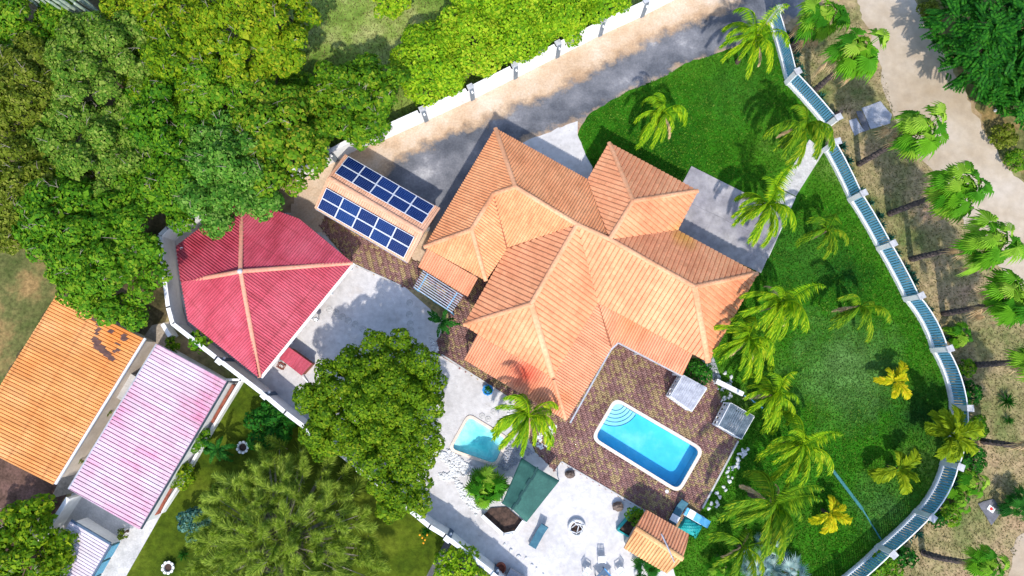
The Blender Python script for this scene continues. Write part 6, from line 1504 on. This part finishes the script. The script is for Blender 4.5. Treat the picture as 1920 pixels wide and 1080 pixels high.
# stump by the gate, tall cactus, blue sheet, scalloped planters, flowers
q = P(1556, 222); tag(obj('palm_stump', MB().tube([q, q + Vector((.12, .05, .6)), q + Vector((.3, .1, 1.3))], [.25, .2, .17], 9, .4), M['palmbark'], origin=q), 'short dark palm stump beside the gate pillar', 'stump')
cb = P(178, 30); ct = thing('tall_cactus', 'cluster of tall grey cactus columns at the top of the forest', 'cactus', cb)
for k in range(20):
    x0, y0 = 120 + k * 4.6 + rnd.uniform(-4, 4), 42 + rnd.uniform(-16, 8); h = rnd.uniform(5, 7.5); a = P(x0 + 20, y0 + 26); b = a + Vector((rnd.uniform(-1, .3), rnd.uniform(-.2, .8), h)); m_ = (a + b) / 2 + Vector((rnd.uniform(-.3, .3), .2, 0))
    obj('stem', MB().tube([a, m_, b, b + Vector((0, 0, .1))], [.13, .15, .12, .04], 7), M['cactus'], ct, smooth=True)
q = P(276, 2, 6.0); tag(obj('blue_sheet', MB().prism([(q.x - .3, q.y - .6), (q.x + .25, q.y - .6), (q.x + .55, q.y + .9), (q.x - .5, q.y + .9)], [5.6, 5.6, 6.6, 6.6], [5.66, 5.66, 6.66, 6.66]).box((q.x, q.y + .5, 3.0), (.12, .12, 6)), M['lightblue'], origin=Vector((q.x, q.y, 0))), 'light blue sheet on a post showing through the forest at the top', 'sheet')
def scallop(px, py, lb):
    c = P(px, py); t = thing('tyre_planter', lb, 'planter', c, 'scalloped tyre planters'); mb = MB()
    obj('planter_body', MB().lathe((c.x, c.y, 0), [(.36, 0), (.42, .2), (.34, .36), (.30, .34), (.28, .2)], 20), M['concrete'], t)
    obj('soil', MB().lathe((c.x, c.y, 0), [(.29, .24), (0, .28)], 14), M['soil'], t)
    for k in range(9):
        a = 6.283 * k / 9; d = Vector((math.cos(a), math.sin(a), 0)); s = Vector((-d.y, d.x, 0)); p = c + d * .33 + Z3 * .35
        obj('scallop', MB().prism([tuple((p + d * u + s * v)[:2]) for u, v in ((0, -.10), (.14, -.12), (.19, 0), (.14, .12), (0, .10))], .34, .39), M['white'], t)
scallop(458, 838, 'white scalloped planter alone on the garden lawn'); scallop(319, 1062, 'white scalloped planter at the bottom beside the feathery tree')
mb = MB()
for x, y in ((787,1003),(801,1003),(797,1012),(794,1018),(792,1008)): q = P(x, y, .3); mb.blob(q, .09, 6, 4, .3)
tag(obj('flower_cluster', mb, M['flower'], origin=P(795, 1010)), 'orange flowers on the lawn at the foot of the white wall', 'flowers')
fo = bpy.data.objects.new('flowering_plant', AG2[0]); C.objects.link(fo); fo.location = P(800, 995); fo.scale = (.7, .7, .7); tag(fo, 'spiky green plant among the orange flowers by the white wall', 'plant')
for x, y, lb, rr_p, col in ((232,729,'','',None),):
    q = P(240, 728, .9); tag(obj('white_tank', MB().box((q.x, q.y, .45), (.95, 2.1, .9), (VX.to_3d() * -1, UX.to_3d(), Z3) if False else (U3, V3, Z3)), M['concrete'], origin=(q.x, q.y, 0)), 'pale rectangular cover in the alley between orange and pink roofs', 'cover')
q = P(210, 745); tag(obj('clay_pot', MB().lathe((q.x, q.y, 0), [(.16, 0), (.24, .3), (.26, .36), (.2, .36), (.18, .28), (0, .27)], 14), M['rust'], origin=q, smooth=True), 'clay pot in the alley beside the orange roof gutter', 'pot')
for x, y, s, lb in ((203,772,9,'small green plant in the alley beside the clay pot'), (150,863,9,'dry plant at the lower end of the alley')): tree('alley_shrub', lb, x, y, s, .8, M['leaf_olive'], seed=int(x), leaf=.14, lobes=6)
tree('potted_shrub', 'dark leaves growing from the blue octagonal pot', 916, 731, 8, .95, M['leaf_dark'], seed=3, leaf=.12, lobes=6)
# grass: short blades over the lawns, one uncountable mass each
def blades(name, poly, n, hgt, wd, mat, z, holes=(), seed=1):
    r = np.random.default_rng(seed); xs = np.array([p[0] for p in poly]); ys = np.array([p[1] for p in poly])
    x = r.uniform(max(xs.min(), -46), min(xs.max(), 46), n * 2); y = r.uniform(max(ys.min(), -22), min(ys.max(), 40), n * 2); ok = inside(poly, x, y)
    for h in holes: ok &= ~inside(h, x, y)
    x, y = x[ok][:n], y[ok][:n]; m = len(x); a = r.random(m) * 6.28; c = np.stack([x, y, np.full(m, z)], 1); d = np.stack([np.cos(a), np.sin(a), np.zeros(m)], 1) * (wd * (.6 + .8 * r.random(m)))[:, None]
    tip = c + np.stack([r.normal(size=m) * .06, r.normal(size=m) * .06, hgt * (.5 + r.random(m))], 1)
    npmesh(name, np.stack([c - d, c + d, tip], 1).reshape(-1, 3), 3, mat, kind='stuff')
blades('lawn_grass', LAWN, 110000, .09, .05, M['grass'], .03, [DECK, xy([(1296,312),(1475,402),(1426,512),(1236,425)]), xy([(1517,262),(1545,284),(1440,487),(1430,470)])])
blades('verge_grass', xy([(1470,60),(1600,10),(1660,150),(1690,262),(1757,330),(1862,500),(1930,600),(1960,900),(1880,1100),(1600,1100),(1720,990),(1790,870),(1800,760),(1700,560),(1600,380),(1550,230)]), 26000, .10, .035, M['grass_dry'], .005, seed=2)
blades('meadow_grass', xy([(545,-60),(1225,-60),(1225,5),(900,165),(590,312),(540,180)]), 22000, .1, .04, M['grass_dry'], .01, seed=3)
